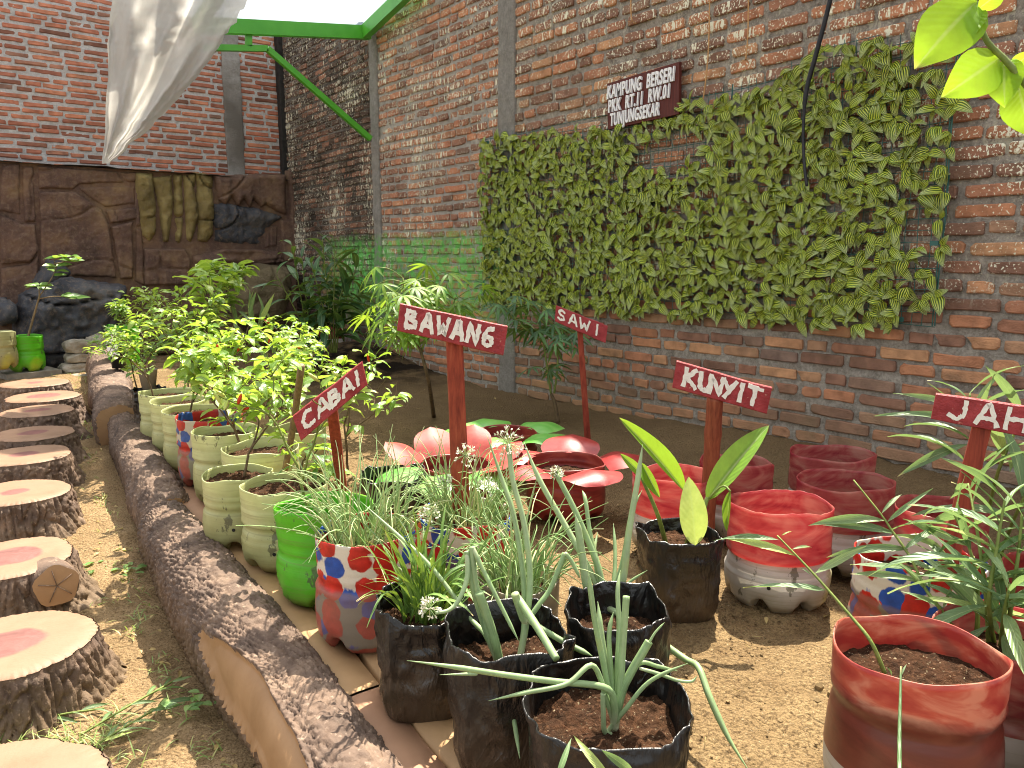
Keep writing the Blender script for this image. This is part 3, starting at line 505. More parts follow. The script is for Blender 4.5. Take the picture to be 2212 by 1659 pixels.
boulder('round dark stone at the left edge above the crackled pot',[(-30,360),(50,345),(110,380),(122,440),(90,485),(20,500),(-30,480)],8.0,MT['slate'],.2,.01,53)
boulder('brown porous rock below the strata slab',[(1360,250),(1430,190),(1560,140),(1690,160),(1700,300),(1640,470),(1400,480)],8.0,MT['porous'],.28,.03,54,'porous_rock',True)
def lump(label,Pc,size,mat,k,name='stone',cat='rock',amp=.22):
    bm=bpy.data.meshes.new(name); import bmesh; b=bmesh.new(); bmesh.ops.create_icosphere(b,subdivisions=4,radius=1); V=np.array([v.co[:] for v in b.verts]); d=1+amp*fbm(V*1.5+k*9,3)+.08*fbm(V*6+k,2); V=np.clip(V*1.15,-.85,.85)*d[:,None]*np.array(size)
    for v,q in zip(b.verts,V): v.co=q
    for f in b.faces:f.smooth=True
    b.to_mesh(bm); b.free(); bm.materials.append(mat); o=ob(name,bm); o.location=[float(a) for a in Pc]; return tag(o,label,cat)
for k,(l,x,y,z,s) in enumerate([('grey rubble stone with a white crust on top of the pile',167,748,.27,(.12,.1,.07)),('flat rubble stone in the middle of the pile',172,772,.15,(.13,.11,.05)),('rubble stone at the bottom of the pile',168,795,.06,(.15,.12,.06)),('pale slab leaning behind the far log end',215,765,.14,(.12,.1,.2)),('mossy stone at the foot of the far log',190,823,-.01,(.16,.1,.08))]):
    p=AY(x,y,7.75 if k<4 else 7.5); lump(l,(p[0],p[1],p[2]),s,MT['rubble'],k)
# ---------------------------------------------------------------- canopy
ca=thing('canopy','green steel canopy with a white translucent roof sheet at the top','canopy',(WX-.05,6.3,3.0))
zr=lambda Y,X:2.95+.0*(Y-6.4)
GM=MT['gmetal']; YB=6.42
Lx=1.95
def beam(a,b,wd=.06,th=.11,nm='beam'): m=MB(); m.bar(a,b,th,wd,(0,0,1)); m.build(nm,GM,ca,False)
bz=lambda x,y:2.66+.131*(x-1.2)+.2*(YB-y)
for y_ in (YB,5.45): beam((Lx,y_,bz(Lx,y_)),(3.45,y_,bz(3.45,y_)))
for x_ in (3.40,Lx+.03): beam((x_,YB-.03,bz(x_,YB-.03)-.004),(x_,5.40,bz(x_,5.40)-.004))
m=MB(); xx=np.linspace(Lx-.1,3.47,50); yy=np.linspace(5.36,6.47,40); X,Y=np.meshgrid(xx,yy,indexing='ij'); Z=2.66+.131*(X-1.2)+.2*(YB-Y)+.075+.008*fbm(P3(X*2,Y*2),3); m.grid(np.stack([X,Y,Z],-1)); m.build('roof_sheet',MT['roof'],ca)
pb=[AY(800,300,6.44),AY(577,105,6.44),AY(440,103,6.44),AY(537,100,6.44),AY(537,66,6.44)]
for a,b in ((0,1),(1,2),(3,4)):
    m=MB(); m.bar(pb[a],pb[b],.045,.045,(0,1,0)); m.build('brace',GM,ca,False)
# hanging film
ps=thing('plastic_sheet','torn milky plastic sheet hanging from the canopy at upper left','plastic sheet',AT(330,0,4.9))
def film_mesh():
    L=[(243,-160),(241,0),(236,60),(233,110),(231,180),(229,240),(226,300),(223,350)]; Rr=[(640,-160),(534,0),(510,45),(480,85),(440,150),(385,215),(310,290),(238,352)]
    n=46; ti=np.linspace(0,7,n); l=np.stack([np.interp(ti,range(8),[q[i] for q in L]) for i in(0,1)],-1); r_=np.stack([np.interp(ti,range(8),[q[i] for q in Rr]) for i in(0,1)],-1); r_+= 3.*noise(P3(ti*5,3.))[:,None]; s=np.linspace(0,1,44); Q=np.zeros((n,44,3))
    for i in range(n):
        for j in range(44):
            q=l[i]*(1-s[j])+r_[i]*s[j]; t=4.9+.45*s[j]+.10*math.sin(s[j]*7+ti[i]*.5)+.05*math.sin(s[j]*17-ti[i]*.9)+.03*math.sin(s[j]*31+ti[i])
            t+= -.25*(s[j]-.35)**2; Q[i,j]=AT(q[0],q[1],t)
    Q=Q+.02*fbm(Q*6,3)[...,None]; m=MB(); m.grid(Q); m.build('film',MT['sheet'],ps)
    m=MB(); e=Q[:,0]; d=np.array([.0,-.03,0]); wv=.035+.02*noise(P3(ti*2,9.)); m.grid(np.stack([e,e+d*.5+rt*wv[:,None]*.4,e+rt*wv[:,None]*.9+d*.2],1)); m.build('folded_edge',MT['sheet'],ps)
film_mesh()
def hang(name,label,cat,P,r,mat,n=30,flat=False):
    Pw=spline(P,n); m=MB()
    if flat: m.tube(Pw,r,4)
    else: m.tube(Pw,r,6)
    if name=='rope':
        for k in range(14): a=rng.normal(0,1,3); a[2]=-abs(a[2]); m.tube([Pw[-1],Pw[-1]+nrm(a)*.03],.0012,3)
    return tag(m.build(name,mat),label,cat)
for l,P_ in (('thin twine hanging down beside the wooden name board',[(1533,-120),(1532,60),(1527,150),(1518,222)]),('short twine hanging above the leaf screen',[(1617,-120),(1616,60),(1611,128)]),('short twine end hanging high left of the name board',[(1362,-120),(1363,20),(1366,45)])):
    hang('rope',l,'rope',[AX(x,y,WX-.05-.0) for x,y in P_],.004,MT['rope'])
hang('cable','black strap hanging in front of the leaf screen','cable',[AX(x,y,WX-.30) for x,y in ((1815,-120),(1793,0),(1762,120),(1741,200),(1735,290),(1738,360),(1743,402))],[.012]*22+[.008]*18,MT['strap'],40,True)
# ================================================================ OBJECTS
def lset(name,mat,gens):
    out=[]
    for g in gens:
        m=MB(); m.add(*g); out.append(m.mesh(name,mat))
    return out
# ---- striped leaf screen
ls=thing('leaf_screen','wide screen of striped artificial leaves on green netting, fixed to the brick wall','leaf screen',(WX-.05,3.1,.68))
rl=np.array(ls.location); y0s,y1s,z0s,z1s=1.47,4.78,.70,1.86
def scr(y,z): return WX-.045+.012*math.sin(y*5+z*3)+.008*math.sin(y*11-z*7)
def topz(y): return 1.80+.05*math.sin(y*3.2)+(.14 if y<2.25 else 0)*min(1,(2.25-y)/.4+.3 if y<2.25 else 0)
m=MB()
for y in np.arange(y0s,y1s,.05): m.tube([(scr(y,z),y+.006*math.sin(z*9+y*30),z) for z in np.linspace(z0s,topz(y)+.03,9)],.0018,4,False)
for z in np.arange(z0s,z1s+.12,.05): 
    pts=[(scr(y,z),y,z+.006*math.sin(y*7+z*20)) for y in np.linspace(y0s,y1s,40) if z<topz(y)+.04]
    if len(pts)>2:m.tube(pts,.0018,4,False)
for y in (y0s,y0s+.01,2.57,3.68,y1s): m.tube([(scr(y,z)-.002,y,z) for z in np.linspace(z0s,topz(y)+.03,9)],.003,4,False)
m.build('netting',MT['wire'],ls)
for (y,z) in [(1.48,1.32),(1.5,1.05),(2.1,1.93),(3.0,1.78),(4.7,1.83),(1.62,.72)]: m=MB(); m.box((scr(y,z)-.004,y,z),(.004,.035,.02)); m.build('clip',MT['wire'],ls,False)
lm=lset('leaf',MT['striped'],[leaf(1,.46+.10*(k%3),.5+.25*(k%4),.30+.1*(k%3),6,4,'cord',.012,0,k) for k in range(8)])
LMV=[(np.array([v.co[:] for v in me.vertices]),[tuple(p.vertices) for p in me.polygons],np.array([[0,0]])) for me in lm]
LUV=[leaf(1,.5,.5,.3,6,4,'cord')[2] for _ in range(8)]
lv=[]
for y in np.arange(y0s+.01,y1s,.056):
    for z in np.arange(z0s-.0,topz(y)+.02,.056):
        yy=y+rng.normal(0,.014); zz=z+rng.normal(0,.014)
        if ((yy-2.98)/.33)**2+((zz-1.60)/.11)**2<1 and rng.random()<.92: continue
        if yy<1.62 and rng.random()<.55: continue
        if rng.random()<.06: continue
        for q in range(rng.choice([2,3,3,4])):
            a=-math.pi/2+rng.normal(0,1.25); dv=np.array([-.25-.4*rng.random(),math.cos(a),math.sin(a)-.15])
            lv.append(((scr(yy,zz)-.012-.012*rng.random(),yy,zz),dv,nrm(np.array([-1,rng.normal(0,.45),.35+rng.normal(0,.4)])),.056+.042*rng.random(),rng.integers(8)))
order=sorted(range(len(lv)),key=lambda i:(np.array(lv[i][0])-CAM)@fw/lv[i][3]); sm=MB()
for k,i in enumerate(order):
    p,d,u_,s,v=lv[i]; M=frame(np.array(p),d,u_,s)
    if k<300: M[:3,3]-=rl; ob('leaf',lm[v],ls,M)
    else: sm.add(xf(M,LMV[v][0]),LMV[v][1],LUV[v])
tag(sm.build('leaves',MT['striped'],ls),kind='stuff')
# ---- lettering
GL={'B':[[(0,0),(.02,1)],[(0,.98),(.62,.92),(.72,.72),(.1,.53)],[(.1,.53),(.85,.40),(.8,.12),(0,.02)]],'A':[[(0,0),(.45,1),(.6,.98),(1,0)],[(.18,.34),(.82,.32)]],'W':[[(0,1),(.25,.02),(.5,.62),(.75,.02),(1,1)]],'N':[[(0,0),(.08,1),(.88,.02),(1,1)]],
'G':[[(.9,.95),(.45,.92),(.12,.5),(.18,.1),(.6,0),(.92,.2),(.85,.45),(.3,.47)]],'S':[[(.9,.82),(.5,1),(.1,.8),(.25,.56),(.78,.44),(.9,.18),(.5,0),(.05,.12)]],'I':[[(.5,0),(.52,1)]],'K':[[(0,0),(.05,1)],[(.85,1),(.08,.48)],[(.15,.52),(.95,0)]],'U':[[(0,1),(.06,.2),(.45,0),(.85,.2),(.98,1)]],
'Y':[[(0,1),(.48,.5)],[(1,1),(.25,0)]],'T':[[(0,1),(1,.97)],[(.52,.95),(.45,0)]],'C':[[(.9,.92),(.45,1),(.08,.6),(.12,.15),(.5,0),(.95,.12)]],'J':[[(.75,1),(.72,.25),(.4,0),(0,.2)]],'H':[[(0,0),(.08,1)],[(.92,0),(1,1)],[(.05,.5),(.95,.5)]],'E':[[(.9,1),(.05,1),(0,0),(.9,0)],[(.05,.5),(.75,.5)]]}
def painted(word,cells,quad,nn,sw,mat,parent,hgt=(.22,.80)):
    """quad: TL,TR,BR,BL of the board face; strokes stand 1.5 mm proud"""
    TL,TR,BR,BL=[np.array(q) for q in quad]; mp=lambda a,b:(BL*(1-a)+BR*a)*(1-b)+(TL*(1-a)+TR*a)*b
    Wd=np.linalg.norm(TR-TL); Hh=np.linalg.norm(TL-BL); asp=Wd/Hh; k=0; m=MB()
    for ch,(x0,x1) in zip(word,cells):
        for stv in GL[ch]:
            k+=1; P=np.array([(x0+(x1-x0)*a,hgt[0]+(hgt[1]-hgt[0])*b) for a,b in stv])*np.array([asp,1]); Pf=[]
            for a,b in zip(P[:-1],P[1:]): Pf+= [a+(b-a)*t for t in np.linspace(0,1,7)[:-1]]
            P=np.array(Pf+[P[-1]]); T=np.gradient(P,axis=0); T/=np.linalg.norm(T,axis=1,keepdims=True)+1e-9; Nn=np.stack([-T[:,1],T[:,0]],-1)
            wl=sw/2*(1+.2*rng.normal(0,1,len(P))); wr=sw/2*(1+.2*rng.normal(0,1,len(P))); P[0]-=T[0]*sw*.3;P[-1]+=T[-1]*sw*.3
            L=P+Nn*wl[:,None]; Rr=P-Nn*wr[:,None]; off=.0012+.00035*k
            lift=lambda Q,o:np.array([mp(q[0]/asp,q[1])+nn*o for q in Q]); n=len(P); V=np.concatenate([lift(L,off),lift(Rr,off),lift(L,-.001),lift(Rr,-.001)])
            Fc=[]
            for i in range(n-1): Fc+=[(n+i,n+i+1,i+1,i),(i,i+1,2*n+i+1,2*n+i),(n+i+1,n+i,3*n+i,3*n+i+1)]
            m.add(V,Fc)
    return m.build('lettering',mat,parent,False)
def plant_sign(label,word,cells,corners,t,stake,sw=.15,yaw=0.,th=.016,bam=False,hgt=(.22,.80),tb=None):
    """corners TL,TR,BR,BL in the photograph; the board is a vertical plate at distance t facing the viewer, turned by yaw"""
    cx=np.mean([q[0] for q in corners]);cy=np.mean([q[1] for q in corners]); c0=AT(cx,cy,t); h=ray(cx,cy); h[2]=0; h=nrm(h); a=yaw; nn=-np.array([h[0]*math.cos(a)-h[1]*math.sin(a),h[0]*math.sin(a)+h[1]*math.cos(a),0])
    quad=[]
    for q in corners: d=ray(*q); quad.append(CAM+d*(((c0-CAM)@nn)/(d@nn)))
    top,bot=stake; dt=ray(*top); P1=CAM+dt*((((c0-nn*(th+.012))-CAM)@nn)/(dt@nn)); tb_=tb if tb else None
    P0=A(bot[0],bot[1],bot[2]) ; P0=P0-np.array([0,0,.05]) 
    r=thing('plant_sign',label,'plant sign',(P0[0],P0[1],max(0,P0[2])),'red painted plant name signs')
    ctr=np.mean(quad,0); n=12; V=[]; m=MB()
    TL,TR,BR,BL=quad; F_=[]; s=np.linspace(0,1,n)
    topE=TL+(TR-TL)*s[:,None]+ (TL-BL)*(.02*noise(P3(s*5,cx)))[:,None]; botE=BL+(BR-BL)*s[:,None]+(TL-BL)*(.02*noise(P3(s*5,cy)))[:,None]
    b=nn*.002; rings=[botE-(botE-ctr)*.012+0,topE-(topE-ctr)*.012]
    G=np.stack([botE-nn*th,botE-nn*.003,botE+(topE-botE)*.03,topE+(botE-topE)*.03,topE-nn*.003,topE-nn*th,botE-nn*th],1); m.grid(G,flip=True); 
    for e in (0,-1): V=G[e,:6]; m.add(V,[tuple(range(6)) if e==0 else tuple(range(6))[::-1]])
    m.build('board',MT['signred'],r,False)
    painted(word,cells,quad,nn,sw,MT['letter'],r,hgt)
    m=MB(); side=nrm(np.cross(P1-P0,nn)); 
    if bam:
        Pn=spline([P0,P0*.5+P1*.5+np.array([.004,0,0]),P1],26); rr=np.full(26,stake_w(bot)/2); rr[7]*=1.12;rr[19]*=1.12; m.tube(Pn,rr,14)
    else:
        w0,w1=stake_w(bot),stake_w(bot)*.86; n=14; s=np.linspace(0,1,n)[:,None]; cc=P0+(P1-P0)*s; ww=(w0+(w1-w0)*s)/2*(1+.05*noise(P3(s[:,0]*6,cx))[:,None]); h_=np.full((n,1),.009)
        G=np.stack([cc-side*ww-nn*h_,cc-side*ww+nn*h_*.8,cc-side*ww*.9+nn*h_,cc+side*ww*.9+nn*h_,cc+side*ww+nn*h_*.8,cc+side*ww-nn*h_,cc-side*ww-nn*h_],1); m.grid(G); m.add(G[-1,:6],[tuple(range(6))])
    m.build('stake',MT['bamboo'] if bam else MT['stake'],r,bam); return r
def stake_w(b): return b[3]
eq=lambda n,a,b,g=.22:[(a+(b-a)*(i)/n+ (b-a)/n*g*.5,a+(b-a)*(i+1)/n-(b-a)/n*g*.5) for i in range(n)]
plant_sign('red sign lettered BAWANG on a wide plank stake above the chives','BAWANG',eq(6,.05,.90,.30),[(865,655),(1097,704),(1087,769),(858,714)],2.05,((980,700),(1000,1165,.16,.052)),.15,.12,hgt=(.2,.82))
plant_sign('tilted red sign lettered CABAI staked in the bright green pot','CABAI',[(.09,.25),(.30,.47),(.50,.64),(.67,.82),(.86,.93)],[(632,900),(782,781),(793,831),(650,952)],2.12,((716,870),(742,1068,.22,.034)),.15,-.1,hgt=(.25,.82))
plant_sign('small red sign lettered SAWI on a thin stake near the brick wall','SAWI',[(.05,.19),(.27,.42),(.47,.66),(.76,.86)],[(1201,660),(1313,704),(1308,742),(1198,694)],3.75,((1252,705),(1273,975,0,.032)),.13,.0,hgt=(.25,.85))
plant_sign('red sign lettered KUNYIT on a bamboo stake behind the turmeric','KUNYIT',[(.11,.24),(.27,.38),(.38,.50),(.51,.64),(.66,.74),(.77,.91)],[(1462,780),(1668,838),(1656,895),(1452,838)],2.4,((1545,855),(1520,1190,0,.052)),.15,.1,bam=True,hgt=(.2,.85))
plant_sign('red sign lettered JAH at the right edge on a leaning stake','JAHE',[(.12,.27),(.32,.47),(.53,.67),(.73,.87)],[(2022,850),(2330,893),(2320,965),(2011,905)],1.78,((2125,905),(2040,1225,.22,.045)),.15,.1,hgt=(.17,.86))
# ---- name board on the wall
nb=thing('name_board','brown wooden name board with raised white letters above the leaf screen','name board',(WX-.06,3.25,1.8))
bq=[AX(1311,181,WX-.07),AX(1467,133,WX-.07),AX(1466,246,WX-.07),AX(1313,280,WX-.07)]
m=MB(); bx=np.array([.022,0,0]); V=np.array(bq+[q+bx for q in bq]); m.add(V,[(3,2,1,0),(0,1,5,4),(1,2,6,5),(2,3,7,6),(3,0,4,7)]); m.build('board',MT['boardwood'],nb,False)
def text_on(line,xs,b0,b1,par):
    cu=bpy.data.curves.new('t','FONT'); cu.body=line; cu.shear=.18; cu.offset=.026; cu.extrude=.05; cu.resolution_u=3; cu.space_character=1.10
    o=bpy.data.objects.new('t',cu); COL.objects.link(o); bpy.context.view_layer.update(); me=bpy.data.meshes.new_from_object(o.evaluated_get(bpy.context.evaluated_depsgraph_get())); bpy.data.objects.remove(o)
    V=np.array([v.co[:] for v in me.vertices]); x0,x1=V[:,0].min(),V[:,0].max(); yb,yt=0,.7; u_=xs[0]+(V[:,0]-x0)/(x1-x0)*(xs[1]-xs[0]); v_=b0+(V[:,1]-yb)/(yt-yb)*(b1-b0); TL,TR,BR,BL=bq
    Q=(BL*(1-u_)[:,None]+BR*u_[:,None])*(1-v_)[:,None]+(TL*(1-u_)[:,None]+TR*u_[:,None])*v_[:,None]; Q[:,0]-= .0015+(V[:,2]-V[:,2].min())/max(1e-6,np.ptp(V[:,2]))*.012
    par_=list(range(len(Q)))
    def fd(i):
        while par_[i]!=i: par_[i]=par_[par_[i]]; i=par_[i]
        return i
    fs=[tuple(p.vertices) for p in me.polygons]
    key={}
    for i,q in enumerate(np.round(Q[:,1:],6).tolist()):
        q=tuple(q)
        if q in key: par_[fd(i)]=fd(key[q])
        else: key[q]=i
    for f in fs:
        for a in f[1:]: par_[fd(a)]=fd(f[0])
    gr={}
    for f in fs: gr.setdefault(fd(f[0]),[]).append(f)
    for g in gr.values():
        ix=sorted({i for f in g for i in f}); mp_={i:k for k,i in enumerate(ix)}; m=MB(); m.add(Q[ix],[tuple(mp_[i] for i in f) for f in g]); m.build('letter',MT['signwhite'],par,False)
text_on('KAMPUNG  BERSERI',(.02,.96),.66,.93,nb); text_on('PKK  RT.11  RW.01',(.03,.90),.36,.62,nb); text_on('TUNJUNGSEKAR',(.06,.76),.06,.32,nb)
# ---- pots
def jug(name,label,x,y,z0,Rr,h,mat,group=None,sq=1.,rot=0.,soil=.84,band=None,bandmat=None,wave=.006,k=0,feet=5,waist=.55,lip=0.,open_=True,rag=0.,fl=1.0):
    r=thing(name,label,'pot',(x,y,z0),group); NA=72; th=np.linspace(0,2*math.pi,NA+1)
    kt=[0,.03,.1,.22,.36,waist-.08,waist-.02,waist+.03,waist+.09,.75,.79,.83,.9,1]; kr=[.76,.86,.96,1.0,1.01,.985,.945,.94,.975,.985,.968,.985,.985*fl,.99*fl]
    def wall(ts,inset,m_,nm,closed=False):
        T,Tt=np.meshgrid(th,ts,indexing='ij'); rad=Rr*np.interp(Tt,kt,kr)-inset; nt=np.clip(np.cos(feet*T+k)*1.6-.5,0,1); rad=rad-Rr*.16*nt*np.clip(1-Tt/.26,0,1)**1.3
        rad=rad*(1+.012*noise(P3(np.cos(T)*1.3+k,np.sin(T)*1.3,Tt*2.))); rad=rad+.004*np.sin(Tt*h*170)*(np.clip(np.abs(Tt-waist-.02)<.11,0,1))*.6
        zz=Tt*h+.05*nt*np.clip(1-Tt/.2,0,1)**2+np.clip((Tt-.7)/.3,0,1)**2*(wave*noise(P3(np.cos(T)*1.5,np.sin(T)*1.5,k*5.))*2+rag*noise(P3(np.cos(T)*9,np.sin(T)*9,k)))
        X=rad*np.cos(T);Y=rad*np.sin(T)*(1+(sq-1)*np.clip(Tt*1.6-.2,0,1)); ca,sa=math.cos(rot),math.sin(rot); return np.stack([X*ca-Y*sa,X*sa+Y*ca,zz],-1)
    loc=np.array([x,y,z0]); bf=band or 1.
    up_=np.concatenate([np.linspace(0,bf,34)]); up_=up_; thk=.0035+lip
    if band is None:
        o_=wall(np.linspace(0,1,40),0,None,''); i_=wall(np.linspace(1,.35,20),thk,None,''); tp=(o_[:,-1:]+i_[:,:1])/2+np.array([0,0,thk*.5]); G=np.concatenate([o_,tp,i_],1); m=MB(); m.grid(G+loc,flip=False); m.build('body',mat,r)
    else:
        o_=wall(np.linspace(0,band,26),0,None,''); m=MB(); m.grid(o_+loc); m.build('body',mat,r)
        o_=wall(np.linspace(band,1,20),-.0008,None,''); i_=wall(np.linspace(1,max(.3,band-.1),18),thk*.6,None,''); m=MB(); m.grid(np.concatenate([o_,i_],1)+loc); m.build('upper_band',bandmat,r)
    if soil:
        rs=np.linspace(0,1,36); T,Rs=np.meshgrid(th,rs,indexing='ij'); edge=wall(np.array([soil]),.004,None,'')[:,0]; C0=np.array([0,0,soil*h]); Q=C0+(edge[:,None,:]-C0)*Rs[...,None]; W_=Q+loc; Q[...,2]=soil*h+.012*fbm(W_*22,4)+.012*(1-Rs**2)+.010*np.maximum(0,noise(W_*75))+.006*np.maximum(0,noise(W_*130)); m=MB(); m.grid(Q+loc,flip=True); m.build('soil',MT['potsoil'],r)
    return r
GP='pale green cut bottle pots along the ledge'
def hole(pot,a,z,r_=.006):
    a=R(a); me=[o for o in pot.children if o.name.startswith('body')][0].data; V=np.array([v.co[:] for v in me.vertices]); an=np.arctan2(V[:,1],V[:,0]); q=np.where((np.abs(np.angle(np.exp(1j*(an-a))))<.1)&(np.abs(V[:,2]-z)<.012))[0]
    if len(q)==0: return
    rr=np.hypot(V[q,0],V[q,1]).max()+.0015; d=np.array([math.cos(a),math.sin(a),0]); sd=np.array([-d[1],d[0],0]); th=np.linspace(0,2*math.pi,13)[:-1]; L=np.array(pot.location)
    m=MB(); m.add(L+d*rr+np.array([0,0,z])+r_*(np.cos(th)[:,None]*sd+np.sin(th)[:,None]*np.array([0,0,1.])),[tuple(range(12))]); m.build('drain_hole',MT['tar'],pot,False)
def potL(left,yc,Y,Rr,z): 
    t=(AY(left+40,yc,Y)-CAM)@fw; p=AY(left+Rr*1661/t,yc,Y); return p[0],Y
g1=(.91,2.05); jug('bottle_pot','bright green cut bottle pot with pinched rim holding the CABAI sign',g1[0],g1[1],0,.142,.275,MT['green'],None,.78,R(-38),.55,k=1,lip=.003,wave=.008,fl=1.03)
PP=[('pale green pot just left of the bright green pot, small black tray inside',.915,2.36,.142,.265),('pale green pot third from the bright green pot, a hole near its foot',.855,2.63,.125,.25),('pale green pot behind and right of the one with a hole',1.02,2.86,.15,.27),('tall pale green pot next to the grey spotted pot',.99,3.15,.14,.29)]
for k,(l,x,y,rr,h) in enumerate(PP): pot_=jug('bottle_pot',l,x,y,0,rr,h,MT['pale'],GP,.95,k,.86,k=k+2,waist=.5+.08*(k%2)); hole(pot_,-128+9*k,.075+.01*k)
gx,gy=potL(383,905,3.44,.14,.28); jug('bottle_pot','grey pot with worn blue and red spots in the ledge row',gx,gy,0,.14,.3,MT['polkagrey'],None,1,0,.85,k=7)
for k,(lf,yc,Y,lab) in enumerate([(352,880,3.75,'pale green pot just beyond the grey spotted pot'),(328,866,4.04,'pale green pot third from the far end of the ledge row'),(303,850,4.33,'pale green pot at the far end of the ledge row, below a clear cup')]):
    x,y=potL(lf,yc,Y,.14,.28); jug('bottle_pot',lab,x,y,0,.14,.285,MT['pale'],GP,1,k,.86,k=10+k); 
    if k==2: gEnd=(x,y)
jug('bottle_pot','pale green pot standing on soil behind the ledge row',1.30,3.2,0,.135,.25,MT['pale'],GP,1,1,.8,k=14)
jug('bottle_pot','cream pot with bright red and blue spots beside the front black bags',.885,1.735,0,.137,.29,MT['polka'],'red and blue spotted pots',.93,R(20),.78,k=3,waist=.62,wave=.004)
jug('bottle_pot','spotted pot behind the BAWANG stake, full of chives',1.21,1.76,0,.137,.26,MT['polka'],'red and blue spotted pots',1,.4,.8,k=5)
jug('bottle_pot','cloudy clear plastic pot of chives between the black bags',1.12,1.40,0,.105,.21,MT['clear'],None,1,0,.8,k=6,feet=4)
jug('bottle_pot','spotted pot in which the JAH sign stands',1.91,.80,0,.15,.26,MT['polka'],'red and blue spotted pots',1.0,R(-30),.72,k=8,waist=.5,wave=.012)
RG='white cut bottle pots with red upper bands'
for l,x,y,rr,h,rot,rag in [('red banded pot behind the black turmeric bag',1.98,1.64,.135,.275,0,.0),('dim red banded pot near the wall behind the bamboo stake',2.28,1.60,.13,.27,1,.0),('rearmost red banded pot, closest to the brick wall',2.66,1.45,.155,.27,2,.0),('wide red banded pot in front of the rearmost one',2.33,1.22,.155,.285,3,.0),('red banded pot with torn rim and dirty white foot, right of the turmeric bag',1.93,1.20,.148,.29,.5,.004)]:
    pot_=jug('bottle_pot',l,x,y,0,rr,h,MT['whitebase'],RG,.86,R(-45)+rot*.1,.3,.50,MT['redtrans'],.008,k=rot*3+1,rag=rag,waist=.44,feet=7)
    for a_ in (-155,-100): hole(pot_,a_,.085,.0055)
jug('bottle_pot','large red banded pot with dark soil in the bottom right corner',1.335,.545,.0,.142,.31,MT['whitebase'],RG,.93,R(-30),.80,.36,MT['frontred'],.006,k=4,waist=.66,feet=7)
jug('bottle_pot','red banded pot of ginger behind the large front one',1.64,.50,0,.14,.26,MT['whitebase'],RG,1,0,.75,.45,MT['redtrans'],.006,k=9)
jug('bottle_pot','red banded pot half cut off by the right edge',1.50,.27,0,.13,.27,MT['whitebase'],RG,1,0,.75,.5,MT['redtrans'],.006,k=2)
jug('bottle_pot','red pot almost hidden in ginger leaves at the right edge',2.05,.52,0,.14,.27,MT['redsolid'],None,1,0,.7,k=2)
jug('bottle_pot','dark red pot behind the JAH stake',2.22,.88,0,.13,.3,MT['redtrans'],None,.9,0,.5,k=2)
p=A(440,728,.28); jug('bottle_pot','spotted pot half hidden by chili leaves at the back',p[0],p[1],0,.15,.29,MT['polka'],'red and blue spotted pots',1,0,.7,k=12)
for l,x,y,mt,b in [('red and white pot of dark ginger by the corner, right of its twin',733,768,MT['whitebase'],MT['maroonlow']),('red and white pot of dark ginger by the corner, left of its twin',685,765,MT['whitebase'],MT['maroonlow'])]:
    p=A(x,y,0); jug('bottle_pot',l,p[0],p[1]+.13,.01,.145,.3,mt,'pots of dark ginger in the back corner',1,0,.7,.55,b,.006,k=x)
p=AY(60,800,7.75); pv=p; m=MB(); m.box((p[0],7.75,p[2]-.05),(.42,.34,.1),np.array([[math.cos(.2),-math.sin(.2),0],[math.sin(.2),math.cos(.2),0],[0,0,1]])); tag(m.build('paver',MT['paver'],None,False),'grey concrete paver under the far green pot','paver')
jug('bottle_pot','far bright green pot holding the sapling, on a paver',p[0],7.75,p[2]+.0,.14,.3,MT['green'],None,1,0,.75,k=3,lip=.003)
p2=AY(-2,795,7.6); jug('bottle_pot','pale pot with crackled paint cut by the left edge',p2[0],7.6,p2[2],.145,.3,MT['crackle'],None,1,0,.75,k=4)
p=AY(252,780,6.9); jug('bottle_pot','tall green pot at the far log end behind a black pot',p[0]+.06,6.9,.09,.12,.36,MT['green'],None,1,0,.8,k=4,feet=4)
def cup(name,label,x,y,z0,r0,r1,h,mat,soilh=.85,white=False):
    r=thing(name,label,'pot',(x,y,z0)); m=MB(); th=np.linspace(0,2*math.pi,33); pr=[(r0*.5,0),(r0,.002),(r1,h),(r1+.004,h+.003),(r1-.004,h),(r0*.95,h*.3)]; G=np.stack([np.stack([a*np.cos(th),a*np.sin(th),b+0*th],-1) for a,b in pr],1); m.grid(G+[x,y,z0]); m.build('body',mat,r)
    m=MB(); rr=r0+(r1-r0)*soilh-.005; m.add(np.concatenate([[[x,y,z0+h*soilh]],np.stack([x+rr*np.cos(th[:-1]),y+rr*np.sin(th[:-1]),z0+h*soilh+0*th[:-1]],-1)]),[(0,1+i,1+(i+1)%32) for i in range(32)]); m.build('soil',MT['potsoil'],r)
    if white: m=MB(); G=np.stack([np.stack([(r1+q)*np.cos(th[8:24]),(r1+q)*np.sin(th[8:24]),zz+.01*np.sin(th[8:24]*9)],-1) for q,zz in ((.002,h*.35),(.006,h*.7),(.007,h+.004))],1); m.grid(G+[x,y,z0]); m.build('liner',MT['signwhite'],r)
p=AY(258,795,6.3); cup('nursery_pot','slim black pot with a white liner at the far log end',p[0],6.3,p[2],.05,.068,.27,MT['blackpot'],.9,True)
p=AY(322,841,4.75); cup('nursery_pot','clear plastic cup of soil at the far end of the pale pots',p[0],4.75,p[2],.036,.052,.115,MT['clear'],.8); zcup=p[2]; xcup=p[0]
